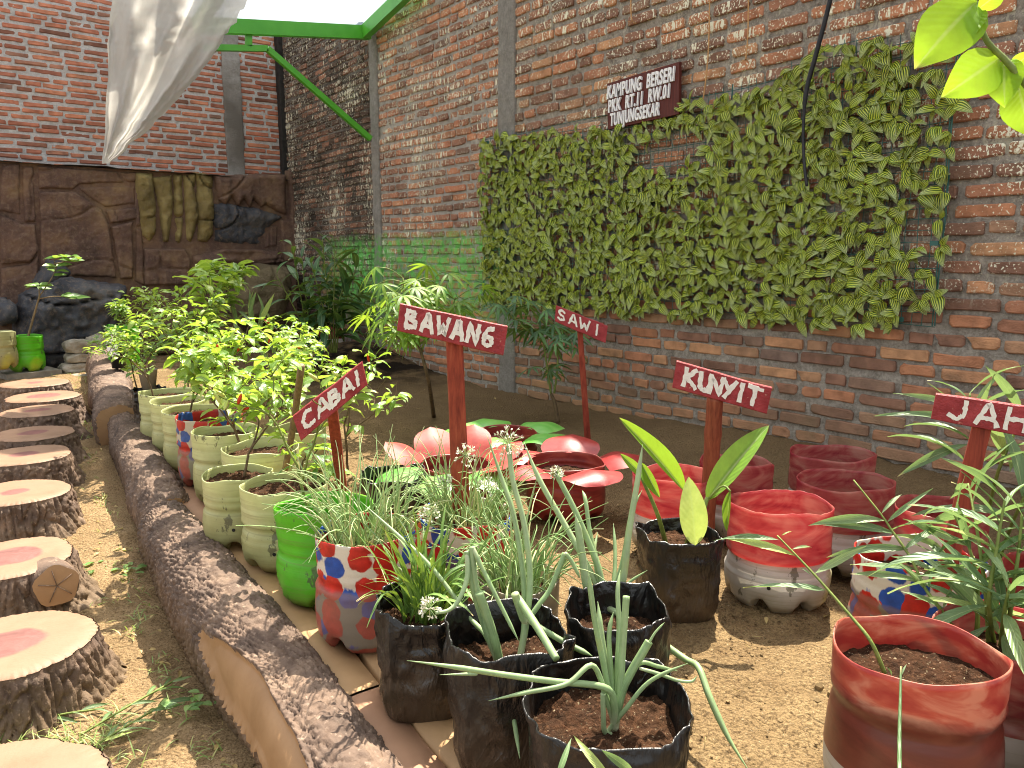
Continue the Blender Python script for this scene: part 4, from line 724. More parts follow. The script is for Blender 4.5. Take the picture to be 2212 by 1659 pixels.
# flower pots
def petal_pot(label,x,y,petals,Rr=.14,h=.2,k=0):
    r=jug('flower_pot',label,x,y,0,Rr,h,MT['redsolid'],'pots cut open like flowers',1,0,.7,k=k,waist=.7)
    for a,L,Wd,el,bend,mt in petals:
        a=R(a); d=np.array([math.cos(a)*math.cos(R(el)),math.sin(a)*math.cos(R(el)),math.sin(R(el))]); u_=np.array([-math.cos(a)*math.sin(R(el)),-math.sin(a)*math.sin(R(el)),math.cos(R(el))]); V,Fc,U=leaf(L,Wd,bend,-.18,10,6,'petal',.012,0,a*3)
        s=U[:,1]; V[:,0]*=1.; M=frame(np.array([x+Rr*.93*math.cos(a),y+Rr*.93*math.sin(a),h-.004]),d,u_); m=MB(); m.add(xf(M,V),Fc,U); m.build('petal',MT[mt],r)
cam_az=math.degrees(math.atan2(-2.1,-1.9)) # towards the viewer
petal_pot('dark red pot with broad glossy red petals, front right of the flower pots',1.95,2.14,[(cam_az+d,.165,.25,e,b,'redpetal') for d,e,b in ((-48,30,1.2),(28,28,1.2),(100,30,.9),(175,38,.8),(-115,22,.9))],.152,.215,1)
petal_pot('red pot with salmon petals standing up and green petals below',1.62,2.42,[(cam_az+d,.17,.20,e,.5,'salmon') for d,e in ((-150,48),(170,52),(120,35),(-100,40),(65,32))]+[(cam_az+d,.19,.22,14,.9,'greenpetal') for d in (-62,0,48)],.145,.20,2)
petal_pot('flower pot with light green petals, rear of the three',2.12,2.74,[(cam_az+d,.20,.24,28,1.1,'greenpetal') for d in (-80,-10,60,130,-150)],.145,.2,3)
# ---- black bags
def grow_bag(label,x,y,Wd,h,rot,k,soil=.6,group='black grow bags at the front',Dp=None,flare=1.05,cr=1.):
    r=thing('grow_bag',label,'grow bag',(x,y,0),group); Dp=Dp or Wd; NA=120; th=np.linspace(0,2*math.pi,NA+1); loc=np.array([x,y,0.])
    def wall(ts,inset):
        T,Tt=np.meshgrid(th,ts,indexing='ij'); c_,s_=np.cos(T),np.sin(T); e=2/(3.2+0*T); sx=np.sign(c_)*np.abs(c_)**e; sy=np.sign(s_)*np.abs(s_)**e
        g=(.90+.10*np.clip(Tt*4,0,1)**.5)*(1+(flare-1)*Tt); q=P3(c_*1.2+k,s_*1.2,Tt*1.6); f=.013*fbm(q*1.6,3)*cr+.006*(1-np.abs(noise(q*np.array([3.5,3.5,1.6]))))**3*cr+.006*fbm(P3(c_*4,s_*4,Tt*9+k),3); f=f*np.clip(Tt*5,.2,1)*(1+.7*np.clip(Tt-.75,0,1)*4*.5)
        X=sx*(Wd/2*g)+c_*f-c_*inset;Y=sy*(Dp/2*g)+s_*f-s_*inset; zz=Tt*h+np.clip((Tt-.65)/.35,0,1)**2*(.010*noise(P3(c_*2.2,s_*2.2,k*3.))+.016*np.maximum(0,np.abs(c_*s_)*2-.75)*2); ca,sa=math.cos(rot),math.sin(rot); return np.stack([X*ca-Y*sa,X*sa+Y*ca,zz],-1)
    o_=wall(np.linspace(0,1,34),0); i_=wall(np.linspace(1,soil-.08,16),.004); tp=(o_[:,-1:]+i_[:,:1])/2+np.array([0,0,.003]); m=MB(); m.grid(np.concatenate([o_,tp,i_],1)+loc); m.build('film',MT['bag'],r)
    rs=np.linspace(0,1,40); edge=wall(np.array([soil]),.004)[:,0]; C0=np.array([0,0,soil*h]); Q=C0+(edge[:,None,:]-C0)*rs[None,:,None]; W_=Q+loc; Q[...,2]=soil*h+.018*fbm(W_*16,4)+.012*np.maximum(0,noise(W_*60))+.009*np.maximum(0,noise(W_*115))+.008*(1-rs**2)[None]
    m=MB(); m.grid(Q+loc,flip=True); m.build('soil',MT['potsoil'],r); return r
grow_bag('frontmost black grow bag, crisp edged, with a kinked scallion',.86,.835,.235,.25,R(-30),1,.74,flare=1.1)
grow_bag('tall black grow bag between the frontmost bag and the dusty one, with long scallions',.865,1.115,.215,.265,R(-25),2,.72)
grow_bag('dusty black grow bag of flat chives next to the cream spotted pot',.83,1.375,.18,.235,R(-35),3,.80,cr=1.2)
grow_bag('black grow bag behind the frontmost one, scallions rising from red soil',1.13,1.075,.20,.25,R(-40),4,.72)
grow_bag('dusty black grow bag holding the turmeric, beside the white footed pot',1.64,1.33,.205,.225,R(-30),5,.83,cr=.7)
grow_bag('low black grow bag behind the green pot and chives',1.36,2.44,.22,.2,R(-30),6,.6,group='black grow bags behind the pots')
grow_bag('black bag under the clear cup at the far end',xcup,4.75,.16,max(.1,zcup),0,7,.9,group='black grow bags behind the pots')
m=MB(); p=np.array([.905,2.33,.2]); m.box(p,(.07,.13,.03),np.array([[.8,-.6,0],[.6,.8,0],[0,0,1]])); tag(m.build('tray',MT['blackpot'],None,False),'small black plastic tray lying in a pale green pot','tray')
# ================================================================ PLANTS
def lmesh(mat,prof,n,W0,W1,b0,b1,f0,f1,ns=6,nc=4,wave=.0,tw=.0,s=0):
    r=np.random.default_rng(s+11); return lset('leaf',MT[mat],[leaf(1,r.uniform(W0,W1),r.uniform(b0,b1),r.uniform(f0,f1),ns,nc,prof,wave,r.normal(0,tw) if tw else 0,k) for k in range(n)])
CH=lmesh('chili','ovate',9,.33,.47,.2,1.3,.1,.5,6,4,.03,.25,1); CHD=lmesh('chilidark','ovate',7,.32,.46,.2,1.0,.1,.4,6,4,.02,.2,2)
GI=lmesh('gingerleaf','lance',9,.10,.15,.2,1.1,.2,.6,9,2,.01,.5,3); DG=lmesh('darkleaf','lance',7,.20,.28,.4,1.3,.2,.5,9,2,.01,.3,4)
BL=lmesh('branchleaf','ovate',5,.62,.75,.4,.9,.1,.3,8,6,.02,.1,5); SH=lmesh('chilidark','ovate',5,.45,.6,.2,.7,.1,.3,6,4,.01,.1,6)
def putleaf(root,me,p,d,u_,s): M=frame(np.array(p),d,u_,s); M[:3,3]-=np.array(root.location); return ob('leaf',me,root,M)
def chili(label,base,H,spread,n,lset_,ls=(.045,.085),lean=(0,0),group='chili and herb bushes in the ledge pots',mat='brownstem',fruits=0,flat=.5,cat='chili bush'):
    rng=np.random.default_rng(sum(map(ord,label))*7); base=np.array(base,float); r=thing('chili_bush',label,cat,base,group); st=MB(); tips=[]
    def grow(p,d,L,rad,dep):
        q=[p]; 
        for _ in range(4): d=nrm(d+rng.normal(0,.13,3)+np.array([0,0,.05])); p=p+d*L/4; q.append(p)
        st.tube(q,np.linspace(rad,rad*.72,5),5,False)
        for a in q[1:]: tips.append((a,d,dep))
        if dep<3:
            for _ in range(rng.choice([2,2,3])): 
                a=rng.uniform(0,6.28); dd=nrm(d*.65+np.array([math.cos(a),math.sin(a),rng.uniform(-.1,.5)])*spread/H*1.2*(.55+.3*dep)); grow(q[-1-(dep==0)*rng.integers(2)],dd,L*.74,rad*.68,dep+1)
    grow(base-np.array([0,0,.03]),nrm(np.array([lean[0],lean[1],1.])),H*.46,.006,0)
    st.build('stem',MT[mat],r); tips=[t for t in tips if t[2]>0] or tips; n=int(n*1.45)
    for k in range(n):
        a,d,dep=tips[rng.integers(len(tips))]; az=rng.uniform(0,6.28); dv=np.array([math.cos(az),math.sin(az),rng.normal(-.05,.35)]); dv=nrm(dv+d*.5); u_=nrm(np.array([rng.normal(0,flat),rng.normal(0,flat),1])+.25*AZ3)
        p=a+dv*.012+rng.normal(0,.008,3); sx,sy,tt=proj(p+dv*.04)
        if tt<2.27 and 600<sx<815 and 750<sy<980: continue # keep the CABAI board clear
        putleaf(r,lset_[rng.integers(len(lset_))],p,dv,u_,rng.uniform(*ls)*1.0)
    for k in range(fruits):
        a,d,dep=tips[rng.integers(len(tips))]; m=MB(); dv=nrm(np.array([rng.normal(0,.4),rng.normal(0,.4),-.6 if k%2 else .5])); L=rng.uniform(.025,.045); m.tube([a,a+dv*L*.3,a+dv*L*.7,a+dv*L],[.003,.006,.005,.001],7); m.build('chili_fruit',MT['chilired'] if k%3==0 else MT['chilipale'],r)
    return r
AZ3=SUN
chili('leggy chili bush with fruits beside the CABAI sign',(.90,2.08,.19),.50,.34,110,CH,(.04,.085),(.14,.20),mat='stem',fruits=9)
chili('low chili plant with broad dark leaves in the pot with the black tray',(.93,2.38,.17),.24,.2,26,CHD,(.05,.10),(-.05,-.1))
chili('chili seedlings in the pale pot with a hole near its foot',(.86,2.63,.16),.40,.22,70,CH,(.04,.08),(-.02,.0))
chili('chili bush rising above the grey spotted pot',(.98,3.0,.19),.48,.34,130,CH,(.04,.085),(.0,.05),fruits=3)
chili('chili bush behind the grey spotted pot, broad sunlit leaves',(1.12,3.3,.17),.52,.36,130,CH,(.045,.10),(.1,.1),fruits=3)
chili('pale leaved herb bush over the pale pots in the middle of the row',(1.0,3.8,.19),.46,.34,140,CH,(.03,.065),(-.05,.05))
chili('dense fine leaved herb bush over the clear cup',(1.0,4.3,.2),.42,.34,170,CH,(.025,.055),(-.08,.05))
chili('small sprigs growing in the clear cup',(xcup,4.75,zcup+.09),.20,.16,50,CHD,(.03,.05),(-.1,0))
chili('feathery herb in the tall green pot at the far log end',(p2[0]*0+AY(262,700,6.9)[0],6.9,.38),.28,.30,130,CHD,(.04,.07),(-.15,0))
chili('tallest broad leaved shrub of the row, shiny sunlit leaves',(1.55,5.2,.1),.86,.42,150,CH,(.08,.15),(.0,.1),fruits=0)
chili('leafy shrub with drooping leaves right of the tallest shrub',(1.5,5.0,.1),.45,.34,90,CHD,(.08,.14),(.1,.1))
chili('chili bush of pale leaves at the right of the row, back',(1.70,4.4,.08),.55,.36,130,CH,(.04,.08),(.12,.0),fruits=4)
chili('chili bush of the second row, left of the bare stick',(1.35,3.6,.1),.58,.36,140,CH,(.045,.09),(.05,.0),fruits=3)
chili('chili bush growing in the pot on the soil behind the row',(1.30,3.2,.15),.45,.3,110,CH,(.04,.085),(.05,.0),fruits=2)
chili('wispy chili bush above the spotted pot at the back',(1.4,4.6,.1),.70,.4,140,CH,(.04,.085),(.0,.1))
chili('low pale herb bush at the far left end of the ledge row',(1.08,4.95,.1),.50,.36,150,CHD,(.03,.06),(-.15,0))
chili('fine leaved herb bush left of the tallest shrub',(1.22,5.4,.12),.62,.40,150,CH,(.035,.07),(-.1,0))
chili('bushy chili between the clear cup and the tallest shrub',(1.25,4.7,.1),.62,.42,160,CH,(.04,.085),(0,0),fruits=2)
chili('sprawling chili bush right of the bare stick, bending over the soil',(1.5,3.1,.05),.50,.36,90,CH,(.04,.08),(.15,.1),fruits=3)
def stick(label,x0,y0,z0,x1,y1,t,r_,mat='stick'):
    P0=A(x0,y0,z0); P1=AT(x1,y1,t); m=MB(); m.tube(spline([P0,P0*.5+P1*.5+rng.normal(0,.004,3),P1],10),[r_]*10,8); tag(m.build('stick',MT[mat]),label,'stick')
stick('bare bamboo stick propped in the pale pot, left of the CABAI sign',612,1035,.18,651,790,2.45,.012)
# scallions: leaf curves
def c8(x,y): return 691.3+x*.375,1036.9+y*.375
def scallion(label,base,z0,leaves,flowers=(),grp='scallions in black bags'):
    """base (crop px) on the soil; every leaf is a curve rising from it through the given sight lines at its own distance"""
    bx,by=c8(*base); P0=A(bx,by,z0); t0=(P0-CAM)@fw; r=thing('scallion',label,'scallion',P0,grp)
    for pts,w0,w1,dt,cut in leaves:
        Q=[]; n=len(pts)
        for i,(x,y) in enumerate(pts):
            X,Y=c8(x,y); Q.append(AT(X,Y,t0+dt*(i/(n-1))+ (0 if i else 0)))
        sharp=len(pts)>4; P=spline(Q,30); s=np.linspace(0,1,30); rad=(w0+(w1-w0)*s)*.5*.375*1.2*t0/1661; rad=rad*np.clip(.7+s*2,0,1)
        if not cut: rad=rad*np.clip((1-s)*5,.08,1)
        m=MB(); m.tube(P,rad,9); m.build('leaf',MT['scallion'],r)
    for (x,y,dt,sz) in flowers: umbel(r,AT(*(c8(x,y)),t0+dt),sz)
    return r
def umbel(r,Pc,sz,n=46):
    m=MB(); f=MB()
    for k in range(n):
        d=nrm(rng.normal(0,1,3)+[0,0,.35]); L=sz*rng.uniform(.65,1); m.tube([Pc,Pc+d*L],[.0006,.0005],3,False); e=Pc+d*L
        for q in range(3): dd=nrm(d+rng.normal(0,.7,3)); f.add(*(lambda M,l:(xf(M,l[0]),l[1]))(frame(e,dd,rng.normal(0,1,3),.0075),leaf(1,.5,.4,.2,2,2,'ovate')))
    tag(m.build('pedicels',MT['chive'],r),kind='stuff'); tag(f.build('florets',MT['flower'],r),kind='stuff')
scallion('kinked scallion in the frontmost bag, leaves folded to both sides',(1692,1440),.19,[([(1692,1440),(1660,1200),(1590,850),(1560,650),(1550,540)],30,26,-.0,0),([(1700,1440),(1690,1250),(1640,1000),(1615,830),(1600,700)],30,24,.05,0),([(1705,1440),(1730,1200),(1745,950),(1765,670)],34,34,.0,1),
 ([(1692,1440),(1695,1300),(1640,1195),(1350,1160),(1050,1120),(760,1075),(500,1040)],38,22,-.12,0),([(1690,1400),(1650,1260),(1570,1068),(1420,1175),(1180,1225),(970,1272)],30,20,-.1,0),([(1700,1440),(1730,1240),(1790,1110),(1860,990),(1895,930)],44,40,.0,1),([(1895,940),(1930,880),(1985,820)],14,8,.0,0),
 ([(1705,1440),(1750,1220),(1835,1060),(1950,1075),(2060,1100)],28,18,.02,0),([(1690,1460),(1640,1450),(1632,1330),(1630,1230)],26,24,-.03,1),([(1655,1450),(1760,1320),(1900,1160),(2120,1055)],26,16,-.05,0),([(1692,1440),(1680,1150),(1665,900),(1690,760)],30,20,.03,0),([(1700,1440),(1712,1100),(1722,850),(1715,640),(1730,520)],30,20,.06,0),([(1840,1085),(1960,1120),(2060,1155),(2140,1160),(2172,1128)],20,12,.0,0)])
scallion('tall scallion rising from the reddish soil of the bag behind the frontmost',(1645,760),.175,[([(1640,750),(1590,600),(1500,420),(1400,240),(1260,-10),(1175,-219)],34,26,.12,0),([(1650,740),(1600,500),(1480,200),(1362,-32)],34,26,.05,1),([(1650,770),(1740,600),(1780,300),(1830,0),(1858,-205)],38,24,.0,0),([(1660,720),(1740,480),(1790,200),(1855,60)],26,14,.06,0),
 ([(1640,750),(1545,640),(1510,430),(1490,300),(1470,200)],44,30,-.02,0),([(1650,740),(1700,760),(1900,890),(2100,1030),(2180,1080),(2240,1240),(2350,1480),(2480,1690)],34,26,-.32,0),([(1660,760),(1700,700),(1770,600),(1885,520)],22,12,.0,0),([(1640,760),(1535,735),(1500,680),(1440,640)],26,16,-.05,0),([(1650,760),(1600,560),(1580,420),(1600,300)],24,14,.08,0),([(1645,760),(1620,560),(1560,330),(1530,120),(1510,60)],28,18,.1,0),([(1650,760),(1690,600),(1700,420),(1690,250)],26,16,.1,0)],[(1362,-45,.05,.016)])
scallion('left scallion of the tall bag, one long leaf slanting up left',(1022,1085),.19,[([(1030,1080),(960,900),(860,790),(640,500),(430,300),(230,120)],32,16,.25,0),([(1030,1080),(940,780),(890,560),(875,385)],32,30,.0,1),([(878,385),(960,560),(1060,760),(1145,930)],26,16,-.05,0),([(1000,1000),(930,800),(880,620),(845,410)],26,30,.0,1),([(845,410),(848,560),(800,690),(740,750),(665,765)],28,16,-.05,1),
 ([(1040,1080),(1000,900),(915,650)],42,44,-.03,1),([(1040,1080),(1085,1230),(1120,1400),(1152,1610)],30,18,-.14,0)],[(630,740,-.05,.02)])
scallion('right scallion of the tall bag, two leaves rising to a white flower',(1148,1062),.19,[([(1140,1060),(1180,820),(1165,500),(1110,180),(1050,0),(959,-265)],34,22,.12,0),([(1150,1060),(1190,800),(1210,560),(1175,250),(1110,0),(1087,-205)],34,26,.08,1),([(1180,820),(1122,655)],42,40,-.02,1),([(1122,655),(1240,830),(1362,1032)],40,34,-.12,1),([(1362,1032),(1180,1075),(1000,1110),(690,1122)],32,14,-.16,0),
 ([(1180,830),(1260,720),(1330,620),(1410,420)],26,26,.03,1),([(1410,420),(1450,470),(1500,570)],24,16,.0,0),([(1200,810),(1400,930),(1570,1015)],30,26,-.04,0)],[(1087,-212,.08,.035)])
# chives
def chives(label,cx,cy,z0,Rr,n,L,wd,mat,grp,flat=False,flop=1.,flw=(),nbig=0):
    rng=np.random.default_rng(sum(map(ord,label))*7); r=thing('chive_clump',label,'chives',(cx,cy,z0),grp); B=MB()
    for k in range(n):
        a=rng.uniform(0,6.28); rr=Rr*math.sqrt(rng.random()); p=np.array([cx+rr*math.cos(a),cy+rr*math.sin(a),z0-.01]); l=L*rng.uniform(.5,1.15); az=rng.normal(a,1.1); tilt=abs(rng.normal(.25,.25)); kk=rng.gamma(1.6,.8)*flop; d=np.array([math.cos(az)*math.sin(tilt),math.sin(az)*math.sin(tilt),math.cos(tilt)]); Q=[p]; h=np.array([math.cos(az),math.sin(az),0])
        for i in range(9): 
            d=nrm(d+(h*.55-np.array([0,0,.75]))*kk*.11*(i/4.)**1.2+rng.normal(0,.05*flop,3)); q=Q[-1]+d*l/9; q[2]=max(q[2],z0+.004); Q.append(q)
        if flat:
            Q=np.array(Q); T=np.gradient(Q,axis=0); sd=np.cross(T,[h[1]*.3,-h[0]*.3,1]); sd/=np.linalg.norm(sd,axis=1,keepdims=True)+1e-9; ww=wd*np.array([.6,.9,1,1,1,1,.95,.85,.6,.15])[:,None]/2; nn=np.cross(sd,T); nn/=np.linalg.norm(nn,axis=1,keepdims=True)+1e-9; B.grid(np.stack([Q-sd*ww,Q-nn*ww*.25,Q+sd*ww],1),np.stack([np.tile([0,.5,1],(10,1)),np.repeat(np.linspace(0,1,10)[:,None],3,1)],-1))
        else: B.tube(Q,np.linspace(wd,.25*wd,10)/2,5,False)
    tag(B.build('blades',MT[mat],r),kind='stuff')
    for (x,y,t,sz) in flw:
        Pe=AT(x,y,t); m=MB(); b=np.array([cx,cy,z0]); m.tube(spline([b,b*.4+Pe*.6+np.array([.02,0,.03]),Pe],12),.0016,5); m.build('flower_stalk',MT['stem'],r); umbel(r,Pe,sz,40)
    return r
fl=lambda x,y:(829.5+x*.2344,898.6+y*.2344)
chives('chive clump spilling over the cream spotted pot',.885,1.735,.235,.10,150,.30,.0062,'chive','chives in the spotted pots',flop=1.15,flw=[(*fl(420,900),1.8,.022)])
chives('chive clump around the foot of the BAWANG stake',1.21,1.76,.215,.11,150,.27,.0062,'chive','chives in the spotted pots',flop=1.0,flw=[(*fl(950,660),2.0,.026),(*fl(565,610),2.1,.022)])
chives('tangled chive clump in the cloudy clear pot',1.12,1.40,.175,.08,130,.29,.0062,'chive','chives in the spotted pots',flop=1.3)
chives('flat bladed chives in the dusty bag, one white flower on a tall stalk',.845,1.385,.19,.05,95,.25,.0085,'gchive','chives in the spotted pots',True,.75,flw=[(*fl(745,360),1.75,.024)])
# turmeric
def big_leaf(r,x0,y0,x1,y1,t0,t1,Wd,fold,bend,mat,roll=0.):
    P0=AT(x0,y0,t0);P1=AT(x1,y1,t1); d=P1-P0; L=np.linalg.norm(d); toward=nrm(CAM-(P0+P1)/2); ax=nrm(d); u_=toward*math.cos(roll)+np.cross(ax,toward)*math.sin(roll); V,Fc,U=leaf(L,Wd,bend,fold,14,8,'big',.006,.15,3); m=MB(); m.add(xf(frame(P0,d+u_*np.linalg.norm(d)*bend*.5,u_),V),Fc,U); m.build('leaf',MT[mat],r)
P0=A(1478,1180,.185); tu=thing('turmeric_plant','turmeric plant with folded broad leaves in front of the bamboo stake','turmeric',P0)
for a,b,c_,t,rr in (((1440,1182),(1420,1110),(1385,1030),2.08,.006),((1483,1180),(1495,1120),(1478,1060),2.05,.007),((1503,1182),(1515,1120),(1528,1075),2.05,.008)):
    m=MB(); m.tube(spline([A(a[0],a[1],.18),AT(*b,t),AT(*c_,t)],10),np.linspace(rr*1.2,rr*.7,10),8); m.build('stem',MT['stem'],tu)
big_leaf(tu,1478,1062,1338,902,2.05,2.05,.085,.95,.25,'turmeric',.5); big_leaf(tu,1526,1082,1662,918,2.05,2.1,.085,.55,.2,'turmeric',-.35); big_leaf(tu,1502,1178,1488,1030,2.02,2.0,.075,.3,.3,'turmericpale',.2); big_leaf(tu,1392,1032,1340,980,2.08,2.08,.03,.5,.2,'turmeric',.3); big_leaf(tu,1386,1000,1425,1075,2.08,2.05,.05,.9,.2,'turmeric',.2); big_leaf(tu,1578,1060,1570,1148,2.0,2.0,.04,1.0,.2,'turmeric',.4)
m=MB(); m.tube(spline([AT(1526,1082,2.05),AT(1560,1050,2.02),AT(1578,1062,2.0)],8),.003,6); m.build('stem',MT['stem'],tu)
# ginger
def c9(x,y): return 1382.5+x*.375,1036.9+y*.375
def stems(label,name,cat,curves,lset_,n,ls,grp=None,rad=.0045,mat='stem',extra=(),droop=.1,start=.25,out=1.):
    rng=np.random.default_rng(sum(map(ord,label))*7); base=curves[0][0]; r=thing(name,label,cat,base,grp)
    for Cv in curves:
        P=spline(Cv,24); m=MB(); m.tube(P,np.linspace(rad,rad*.4,24),6); m.build('stem',MT[mat],r); T=np.gradient(P,axis=0); a0=rng.uniform(0,6.28); sd0=nrm(np.array([math.cos(a0),math.sin(a0),0]))
        for k in range(n):
            s=start+(1-start)*k/max(1,n-1); i=min(23,int(s*23)); t=nrm(T[i]); sd=nrm(np.cross(t,sd0)+rng.normal(0,.25,3))*(1 if k%2 else -1)
            d=nrm(sd*out+t*(.55+.9*s**3)+np.array([0,0,-droop])+rng.normal(0,.15,3)); u_=nrm(t*.8+np.array([0,0,.6])-sd*.2); putleaf(r,lset_[rng.integers(len(lset_))],P[i],d,u_,rng.uniform(*ls)*(.75+.5*math.sin(math.pi*min(1,s+.1))))
    for (p0,p1,sz) in extra: putleaf(r,lset_[rng.integers(len(lset_))],p0,p1-p0,nrm(CAM-p0)+np.array([0,0,.6]),sz)
    return r
def ex(L): 
    out=[]
    for (x0,y0,x1,y1,t) in L:
        p0=AT(*c9(x0,y0),t);p1=AT(*c9(x1,y1),t); out.append((p0,p1,np.linalg.norm(p1-p0)))
    return out
stems('single ginger shoot leaning left out of the large front red pot','ginger_plant','ginger',[[A(*c9(1410,1115),.265),AT(*c9(1330,930),1.36),AT(*c9(1210,780),1.40),AT(*c9(1000,540),1.46),AT(*c9(790,320),1.52)]],GI,0,(.1,.12),'ginger plants on the right',.004,extra=ex([(1005,540,1310,360,1.46),(1065,635,610,572,1.46),(890,435,530,290,1.5),(800,345,425,292,1.52),(875,400,1020,350,1.5),(985,545,930,495,1.46),(1420,1075,1490,1150,1.33),(1490,1150,1535,1045,1.31),(815,320,880,280,1.52)]))
stems('ginger shoot arching left over the spotted pot at right','ginger_plant','ginger',[[A(*c9(1810,862),.2),AT(*c9(1720,730),1.62),AT(*c9(1640,620),1.66),AT(*c9(1560,450),1.70),AT(*c9(1450,290),1.74),AT(*c9(1390,200),1.76),AT(*c9(1230,0),1.82)]],GI,0,(.1,.12),'ginger plants on the right',.0045,
 extra=ex([(1390,195,1520,30,1.76),(1420,245,1690,30,1.75),(1470,310,1090,190,1.75),(1415,235,985,180,1.76),(1465,315,1890,365,1.72),(1580,510,1225,470,1.7),(1545,400,1085,350,1.72),(1600,580,1240,490,1.68),(1520,400,1780,190,1.7),(1650,640,1500,470,1.66),(1660,620,1700,470,1.66),(1750,740,1520,610,1.62),(1745,740,1800,580,1.62),(1540,235,1920,370,1.72),(1640,590,1480,460,1.66)]))
def cl(x,y,t): return AT(*c9(x,y),t)
stems('dense ginger clump at the right edge in front of the JAH stake','ginger_plant','ginger',[[A(*c9(2010,950),.2),cl(1990,640,1.55),cl(1935,250,1.6),cl(1890,20,1.66)],[A(*c9(2040,940),.2),cl(2010,700,1.5),cl(2050,420,1.5),cl(2100,120,1.52)],[A(*c9(1940,900),.2),cl(1945,640,1.6),cl(1900,400,1.62),cl(1800,180,1.66)],[A(*c9(2110,950),.2),cl(2140,700,1.5),cl(2180,420,1.5),cl(2200,200,1.5)],[A(*c9(2080,960),.2),cl(2100,760,1.48),cl(2130,600,1.46)]],GI,13,(.13,.21),'ginger plants on the right',.0055,droop=.2,start=.18)
stems('tall ginger stems behind the JAH sign','ginger_plant','ginger',[[A(2075,1190,.1),AT(2090,1060,2.0),AT(2100,950,2.05),AT(2095,850,2.08)],[A(2120,1190,.1),AT(2150,1040,2.0),AT(2190,940,2.0),AT(2235,850,2.0)],[A(2150,1230,.1),AT(2200,1100,1.9),AT(2260,1000,1.9)]],GI,9,(.15,.22),'ginger plants on the right',.006,droop=.15,start=.45,extra=[(AT(2105,870,2.05),AT(2172,788,2.05),.13),(AT(2095,880,2.06),AT(1925,838,2.06),.2),(AT(2080,910,2.06),AT(1885,862,2.06),.22),(AT(2090,960,2.06),AT(1935,1000,2.05),.2)])
stems('dark ginger clump in the right hand corner pot','ginger_plant','ginger',[[A(735+dx,765,.2)+np.array([0,.13,0]),A(735+dx,765,.2)+np.array([ax*.3,.13,.35]),A(735+dx,765,.2)+np.array([ax,.13+.1*ax,h])] for dx,ax,h in ((0,.05,.85),(-6,-.15,.75),(6,.22,.7),(3,.12,.6),(-3,-.05,.95),(0,.3,.5))],DG,14,(.22,.36),'dark ginger in the back corner',.008,droop=.15)
stems('dark ginger clump in the left hand corner pot','ginger_plant','ginger',[[A(686+dx,762,.2)+np.array([0,.13,0]),A(686+dx,762,.2)+np.array([ax*.3,.13,.3]),A(686+dx,762,.2)+np.array([ax,.13,h])] for dx,ax,h in ((0,-.05,.8),(-6,-.25,.65),(6,.12,.7),(-3,-.12,.9))],DG,14,(.22,.34),'dark ginger in the back corner',.008,droop=.15)
stems('thin leaved palm like plant behind the chili bushes','ginger_plant','ginger',[[A(560,760,.1),AT(545,720,5.3),AT(535,660,5.3)],[A(575,760,.1),AT(560,710,5.3),AT(575,670,5.3)],[A(565,760,.1),AT(510,700,5.3),AT(470,650,5.3)]],GI,8,(.16,.26),'ginger plants on the right',.005,droop=.0,start=.4)
# cassava
def cassava(label,trunk,crowns,mat,sz,grp):
    rng=np.random.default_rng(sum(map(ord,label))*7); r=thing('cassava_plant',label,'cassava',trunk[0],grp); m=MB(); P=spline(trunk,14); m.tube(P,np.linspace(.014,.008,14),8); m.build('stem',MT['brownstem'],r); V_=[]
    for k in range(4):
        b=MB()
        for j in range(6):
            a=(j-2.5)*.55+rng.normal(0,.06); L=1-.22*abs(j-2.5)/2.5*1.2; V,Fc,U=leaf(L,.11*L+.02,.5+.4*rng.random(),.2,7,2,'lance'); b.add(xf(frame([0,0,0],[math.sin(a),math.cos(a),0],[0,0,1]),V),Fc,U)
        V_.append(b.mesh('leaf',MT[mat]))
    for (p0,cv) in crowns:
        m=MB(); Q=spline([p0]+cv,12); m.tube(Q,np.linspace(.007,.004,12),6); m.build('branch',MT['stem'],r); 
        for k in range(16):
            i=rng.integers(3,12); a=rng.uniform(0,6.28); d=np.array([math.cos(a),math.sin(a),.25+.3*rng.normal()]); L=rng.uniform(.08,.2); q=Q[i]+nrm(d)*L; m=MB(); m.tube(spline([Q[i],Q[i]*.5+q*.5+[0,0,.02],q],6),.0022,4,False); m.build('petiole',MT['stem'],r)
            dv=nrm(np.array([d[0],d[1],-.35+.25*rng.normal()])); putleaf(r,V_[rng.integers(4)],q,dv,nrm(np.array([rng.normal(0,.3),rng.normal(0,.3),1])),sz*rng.uniform(.75,1.2))
    return r
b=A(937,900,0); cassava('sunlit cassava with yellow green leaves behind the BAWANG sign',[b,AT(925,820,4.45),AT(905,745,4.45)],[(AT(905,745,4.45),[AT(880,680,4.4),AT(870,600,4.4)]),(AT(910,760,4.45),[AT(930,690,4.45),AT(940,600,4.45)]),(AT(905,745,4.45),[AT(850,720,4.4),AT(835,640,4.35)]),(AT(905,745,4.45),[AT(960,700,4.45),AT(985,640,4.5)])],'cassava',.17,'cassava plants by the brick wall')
b=A(1205,912,0); cassava('shaded cassava with two thin stems beside the SAWI sign',[b,AT(1198,870,4.7),AT(1190,850,4.7)],[(AT(1190,850,4.7),[AT(1180,780,4.7),AT(1165,690,4.7)]),(AT(1197,850,4.7),[AT(1205,780,4.7),AT(1190,720,4.7),AT(1140,660,4.65)]),(AT(1175,740,4.7),[AT(1110,690,4.7),AT(1080,650,4.7)])],'cassavadark',.17,'cassava plants by the brick wall')
